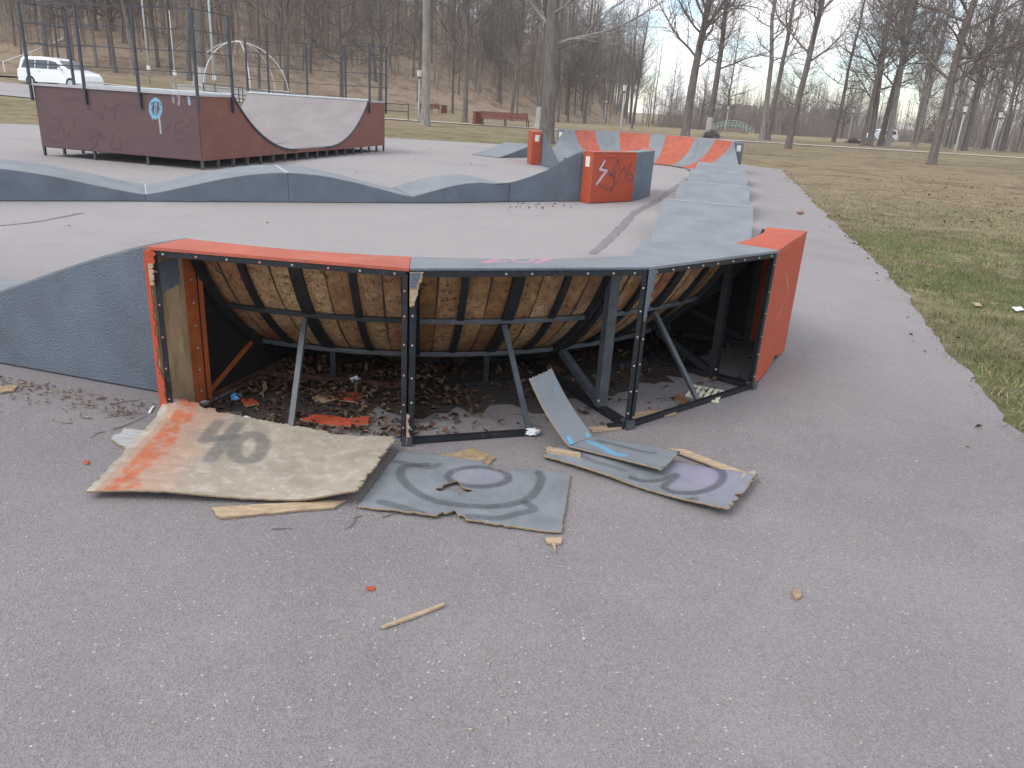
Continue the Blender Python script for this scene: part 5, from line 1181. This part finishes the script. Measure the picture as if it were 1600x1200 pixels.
park_rail([(x, 51.5 + .1 * (x + 14), zg1(x, 51.5 + .1 * (x + 14)) + .1) for x in np.linspace(-20.5, -7.8, 7)], 'dark metal railing running behind the brown ramp below the arches')
park_rail([(x, 52., zg1(x, 52.)) for x in np.linspace(-48, -34.2, 7)], 'dark metal railing left of the white car', 1.05)
def pole(px, yb, D_, h, r0, label):
    x = DP(px, yb, D_).x; t = thing('light_pole', (x, D_, zg1(x, D_)), 0, label, 'pole'); MB().tube([(0, 0, -.1), (0, 0, h * .5), (0, 0, h)], [r0, r0 * .85, r0 * .6], 8).build('shaft', 'lamp_metal', t, True); MB().box((0, 0, 1.1), (.22, .16, .3)).build('switch_box', 'white_metal', t); return t
pole(235, 135, 58, 9, .07, 'tall thin pale pole right of the white car, seen through the railing')
pole(275, 138, 56, 5.0, .055, 'shorter thin pale pole between two taller poles behind the ramp')
pole(336, 141, 57, 9.5, .10, 'tall grey pole in front of the white arches')
sr = thing('stair_railing', (0, 0, 0), 0, 'pale handrail climbing the slope above the white car', 'railing')
pts = [DP(5, 97, 61), DP(48, 82, 68), DP(90, 64, 76), DP(130, 45, 85)]; sr.location = (pts[0].x, pts[0].y, zg1(pts[0].x, pts[0].y)); o_ = -Vector(sr.location)
for a_, b_ in zip(pts[:-1], pts[1:]): MB().bar(a_ + o_, b_ + o_, .09, .09).build('handrail', 'white_metal', sr)
for p in pts: MB().bar(Vector((p.x, p.y, zg1(p.x, p.y) - .1)) + o_, p + o_, .07, .07).build('post', 'white_metal', sr)
# footbridge
D_ = 104.; xa, xb = DP(1110, 203, D_).x, DP(1186, 208, D_ - 3).x; br = thing('foot_bridge', ((xa + xb) / 2, D_, zg1((xa + xb) / 2, D_) - .45), R_(-14), 'small arched footbridge with pale green railings beyond the field', 'bridge'); Lb = (xb - xa)
arc = lambda s, z=0: (Lb * (s - .5), z + 1.05 * math.sin(math.pi * (.06 + .88 * s)))
for k in range(12):
    (xq, zq), (xr, zr) = arc(k / 12), arc((k + 1) / 12); MB().prism([(xq, -.8, zq), (xr, -.8, zr), (xr, .8, zr), (xq, .8, zq)], (0, 0, -.12)).build('deck_plank', 'bridge_wood', br)
for sy in (-.82, .82):
    for zz in (.35, .62, .92): MB().tube([(arc(s)[0], sy, arc(s)[1] + zz) for s in np.linspace(0, 1, 14)], .035, 5).build('rail', 'bridge_green', br)
    for k in range(13): x, z = arc(k / 12); MB().bar((x, sy, z - .1), (x, sy, z + .95), .06, .06).build('baluster', 'bridge_green', br)
    MB().slab([[(arc(s)[0], sy * 1.06, arc(s)[1] - .06) for s in np.linspace(0, 1, 14)], [(arc(s)[0], sy * 1.06, arc(s)[1] - .32) for s in np.linspace(0, 1, 14)]], (0, .05, 0)).build('side_beam', 'bridge_wood', br)
def pile(px, py, w, h, label, seed):
    g_ = G(px, py); t = thing('brushwood_pile', (g_.x, g_.y, zg1(g_.x, g_.y)), 0, label, 'pile'); T = Tubes(); r = np.random.default_rng(seed)
    bm_ = bmesh.new(); bmesh.ops.create_icosphere(bm_, subdivisions=3, radius=1)
    for v_ in bm_.verts: v_.co = Vector((v_.co.x * w * .42, v_.co.y * w * .4, max(-.05, v_.co.z) * h * .75)) * (1 + .4 * fbm(v_.co.x, v_.co.y, 3, seed))
    me = bpy.data.meshes.new('mound'); bm_.to_mesh(me); bm_.free(); me.materials.append(M['black_pile']); o = bpy.data.objects.new('mound', me); col.objects.link(o); o.parent = t
    for k in range(160):
        a_ = r.uniform(0, 6.28); rr = r.uniform(0, w * .5); p = np.array([rr * math.cos(a_), rr * math.sin(a_), h * (1 - (rr / w * 2) ** 2) * r.uniform(.2, .9)]); q = p + r.normal(0, .22, 3); q[2] = max(0, q[2]); T.add([p, (p + q) / 2, q], [.014, .012, .006], 4)
    T.build('branches', 'twig', t); return t
pile(1112, 214, 1.35, .62, 'dark pile of brushwood against the white painted trunk', 3)
pile(1333, 219, 1.5, .5, 'low dark brushwood pile left of the cluster of four trunks', 4)
def house(px, py, D_, w, h, m, label, rz=0.):
    p = DP(px, py, D_); t = thing('far_house', (p.x, D_, zg1(p.x, D_)), rz, label, 'house'); MB().box((0, 0, h / 2), (w, 6, h)).build('wall', m, t)
    MB().prism([(-w / 2 - .3, -3.4, h), (-w / 2 - .3, 3.4, h), (-w / 2 - .3, 0, h + 2.0)], (w + .6, 0, 0)).build('roof', 'roof', t)
    for x in np.linspace(-w * .34, w * .34, 4): f_ = MB().box((x, -3.02, h * .5), (1.0, .06, 1.3)).build('window', 'white_metal', t); MB().box((x, -3.06, h * .5), (.8, .04, 1.1)).build('pane', 'car_glass', f_)
house(1152, 190, 190, 7, 3.2, 'house_wall', 'brown house with dark roof half hidden behind the footbridge trees'); house(1212, 195, 205, 9, 3.4, 'house_blue', 'pale blue house between the twin trunks and the straight tree'); house(1288, 200, 200, 7, 3.6, 'house_blue', 'pale blue house right of the straight pale-footed tree')

# ================================================================== dirt, leaves, grass
sl = []
for k in range(61): a = AN[0] + 1 + (AN[4] - AN[0] - 2) * k / 60; sl.append(((2.84 if a < -88 else 2.56) + .16 * fbm(a * .2, 1, 1., 3), a))
mb = MB(); mb.grid([[pol(C0, a, r, .004) for r, a in sl], [pol(C0, a, 1.5, .004) for r, a in sl]], 0, True); so = mb.build('shaded_soil', 'shaded_soil'); tag(so, kind='structure')  # real dirt, with the shade under the berm darkened into it
LEAFC = np.array([[.13, .072, .048], [.17, .10, .065], [.22, .145, .09], [.085, .05, .035], [.15, .075, .055], [.27, .2, .13], [.11, .042, .032]])
def leaves(name, P, size, label, seed, flat=.35, pal=LEAFC):
    r = np.random.default_rng(seed); n = len(P); s = r.uniform(*size, n); a = r.uniform(0, 6.283, n); u_ = np.stack([np.cos(a), np.sin(a), r.normal(0, flat, n)], 1); w_ = np.stack([-np.sin(a), np.cos(a), r.normal(0, flat, n)], 1)
    L_ = u_ * s[:, None]; W_ = w_ * (s * r.uniform(.35, .6, n))[:, None]; up = np.array([0, 0, 1.]) * (s * r.uniform(.05, .4, n))[:, None]
    V = np.stack([P - L_ * .5, P - L_ * .1 + W_ * .5 + up, P + L_ * .5 + up * .4, P - L_ * .1 - W_ * .5 + up * .8, P - L_ * .05], 1)
    lo = np.minimum(0, V[:, :, 2].min(1) - P[:, 2]); V[:, :, 2] += (.003 - lo)[:, None]
    b = np.arange(n) * 5; F = np.vstack([np.stack([b, b + 4, b + 1], 1), np.stack([b + 4, b + 2, b + 1], 1), np.stack([b, b + 3, b + 4], 1), np.stack([b + 4, b + 3, b + 2], 1)])
    c = pal[r.integers(0, len(pal), n)] * r.uniform(.7, 1.25, (n, 1)); C = np.repeat(c, 5, 0)
    o = fast_mesh(name, V.reshape(-1, 3), F, 'leaf', None, C); return tag(o, label, 'leaves', kind='stuff')
r = np.random.default_rng(21); PL = []
for k in range(15000):
    a = r.uniform(AN[0] + 1, AN[4] - 2); rr = r.uniform(1.55, 2.92)
    dens = .95 if a < AN[1] else .55 if a < AN[1] + 9 else .16
    if rr > 2.5: dens *= .42 if a < AN[1] else .22
    if fbm(a * .12, rr * 2, 1.5, 4) < -.15: dens *= .35
    if r.uniform() < dens: p = pol(C0, a, rr, .005 + r.uniform(0, .02) * (rr < 2.5)); PL.append(tuple(p))
leaves('fallen_leaves', np.array(PL), (.022, .055), 'brown dead leaves heaped on the ground under the broken berm', 2, .35, LEAFC[[0, 1, 3, 4, 6, 0, 1, 2]] * .78)
PL = []
for k in range(420):                                     # along the foot of the blue-grey ramp
    s = r.uniform(0, 1); p = Vector((-1.85, 3.66, 0)).lerp(Vector((-3.2, 4.02, 0)), s) + Vector((-.2, -1, 0)).normalized() * abs(r.normal(0, .13)); p.z = .002; PL.append(tuple(p))
leaves('plant_litter', np.array(PL), (.006, .03), 'fine dry litter along the foot of the blue-grey ramp', 3, .2, LEAFC * 1.6)
PL = []
for k in range(150):
    y = r.uniform(2, 26); x = pad_right(y) + abs(r.normal(0, .16)) * r.choice([-1, 1], p=[.3, .7]); PL.append((x, y, .003))
for k in range(45): y = r.uniform(4, 28); PL.append((r.uniform(-6, 5) , y, .003))
for k in range(40): s = r.normal(0, 1, 2); g_ = G(840 + s[0] * 30, 323 + s[1] * 3); PL.append((g_.x, g_.y, .003))
for k in range(500): a = r.uniform(60, 100); p = pol(CF, r.uniform(10, 70), 1.35 + abs(r.normal(0, .1)), .003); PL.append(tuple(p))
leaves('fallen_leaves', np.array(PL), (.02, .06), 'scattered dry leaves along the lawn edge and on the asphalt', 4, .25)
y = 2.5 + 40 * r.uniform(0, 1, 16000) ** 1.3; x = pad_right(np.minimum(y, 26)) + .1 + r.uniform(0, 1, 16000) ** .8 * (4 + y * .75); k = (x / y < .80)
x, y = x[k], y[k]; clump = np.array([fbm(a, b, .5, 8) for a, b in zip(x, y)]); k = r.uniform(0, 1, len(x)) < np.clip(.10 + .04 * (x - pad_right(np.minimum(y, 26))) + .5 * clump, .02, 1) * sm((34 - y) / 18); x, y = x[k], y[k]
leaves('fallen_leaves', np.stack([x, y, zg(x, y) - .006], 1), (.035, .09), 'brown leaves lying in the right-hand lawn', 5, .3, np.vstack([LEAFC * 1.3, LEAFC[[2, 5, 5]] * 1.4]))
# grass blades
n = 330000; y = 2.2 + 24 * r.uniform(0, 1, n) ** 1.5; ed = r.uniform(-.02, 1, n) ** 1.0 * (3.2 + y * .6); x = pad_right(np.minimum(y, 26)) + ed + .03 * np.sin(y * 9); k = (x / (y + .2) < .86); x, y, ed = x[k], y[k], ed[k]; n = len(x)
pn = np.array([mnoise.noise(Vector((a * .55, b * .55, 1))) for a, b in zip(x, y)]); p2 = np.array([mnoise.noise(Vector((a * 2.6, b * 2.6, 5))) for a, b in zip(x, y)])
gr = np.clip(np.exp(-((ed - .9) / 2.6) ** 2) * sm((19 - y) / 12) * (1 + 1.1 * pn) + .35 * p2 + .1, 0, 1)
k = r.uniform(0, 1, n) < np.clip(.18 + .55 * gr + .7 * p2 + .1 * sm(ed / .3), 0, 1) * sm((26 - y) / 10) * sm((ed + .08) / .25 + .25 * (1 + p2)); x, y, gr = x[k], y[k], gr[k]; n = len(x)
isg = r.uniform(0, 1, n) < gr; h = r.uniform(.012, .036, n) * (1 + .35 * isg); a = r.uniform(0, 6.283, n); ln_ = np.where(isg, r.uniform(.2, 1.1, n), r.uniform(.8, 2.6, n)); wd = .0022 * (1 + y * .055)
B_ = np.stack([x, y, np.full(n, -.018)], 1); sd = np.stack([-np.sin(a), np.cos(a), 0 * a], 1) * wd[:, None]; tip = B_ + np.stack([np.cos(a) * h * ln_, np.sin(a) * h * ln_, h + .012], 1)
cgn = np.array([.165, .185, .078]); cst = np.array([.34, .275, .165]); cb = np.where(isg[:, None], cgn, cst) * r.uniform(.65, 1.35, (n, 1)); cb[:, 0] *= r.uniform(.85, 1.25, n)
b = np.arange(n) * 3; o = fast_mesh('grass', np.stack([B_ - sd, B_ + sd, tip], 1).reshape(-1, 3), np.stack([b, b + 1, b + 2], 1), 'blade', None, np.repeat(cb, 3, 0)); tag(o, 'short patchy green and straw grass of the right-hand lawn', 'grass', kind='stuff')
# grit and wood crumbs on the near asphalt
PL = []
for k in range(420):
    if k < 150: g_ = G(r.uniform(0, 1600), r.uniform(700, 1200))
    elif k < 330: s = r.normal(0, 1, 2); g_ = G(760 + 130 * s[0], 1045 + 45 * s[1])
    else: s = r.normal(0, 1, 2); g_ = G(500 + 220 * s[0], 800 + 25 * s[1])
    PL.append((g_.x, g_.y, .003))
leaves('grit', np.array(PL), (.004, .013), 'pale grit and wood crumbs scattered on the near asphalt', 7, .3, np.array([[.5, .46, .42], [.42, .39, .36], [.5, .36, .22]]))
T = Tubes()
for k in range(26):
    s = r.normal(0, 1, 2); g_ = G(165 + 40 * s[0], 648 + 12 * s[1]) if k < 12 else G(r.uniform(380, 900), r.uniform(795, 830)) if k < 17 else pol(C0, r.uniform(AN[0], AN[2]), r.uniform(2.3, 2.9), 0)
    a = r.uniform(0, 6.28); p = [np.array([g_.x, g_.y, .005])]; L_ = r.uniform(.06, .22)
    for q in range(4): a += r.normal(0, .4); p.append(p[-1] + np.array([math.cos(a), math.sin(a), 0]) * L_ / 4)
    T.add(p, [.0025, .0025, .002, .002, .001], 4)
o = T.build('dry_twigs', 'twig'); tag(o, 'thin dry twigs on the asphalt near the ramp foot', 'twigs', kind='stuff')

# ================================================================== moist air over the park
hz_ = MB().box((0, 366, 33), (1060, 800, 74)).build('haze', M['conc']); hm = bpy.data.materials.new('haze'); hm.use_nodes = True; ht = hm.node_tree; ht.nodes.clear()
ho = N(ht, 'ShaderNodeOutputMaterial'); hv = N(ht, 'ShaderNodeVolumePrincipled'); hv.inputs['Color'].default_value = (.97, .96, .95, 1); hv.inputs['Density'].default_value = .0006; hv.inputs['Anisotropy'].default_value = .3
ht.links.new(hv.outputs[0], ho.inputs['Volume']); hz_.data.materials.clear(); hz_.data.materials.append(hm); tag(hz_, 'thin pale haze over the whole park', 'haze', kind='stuff')
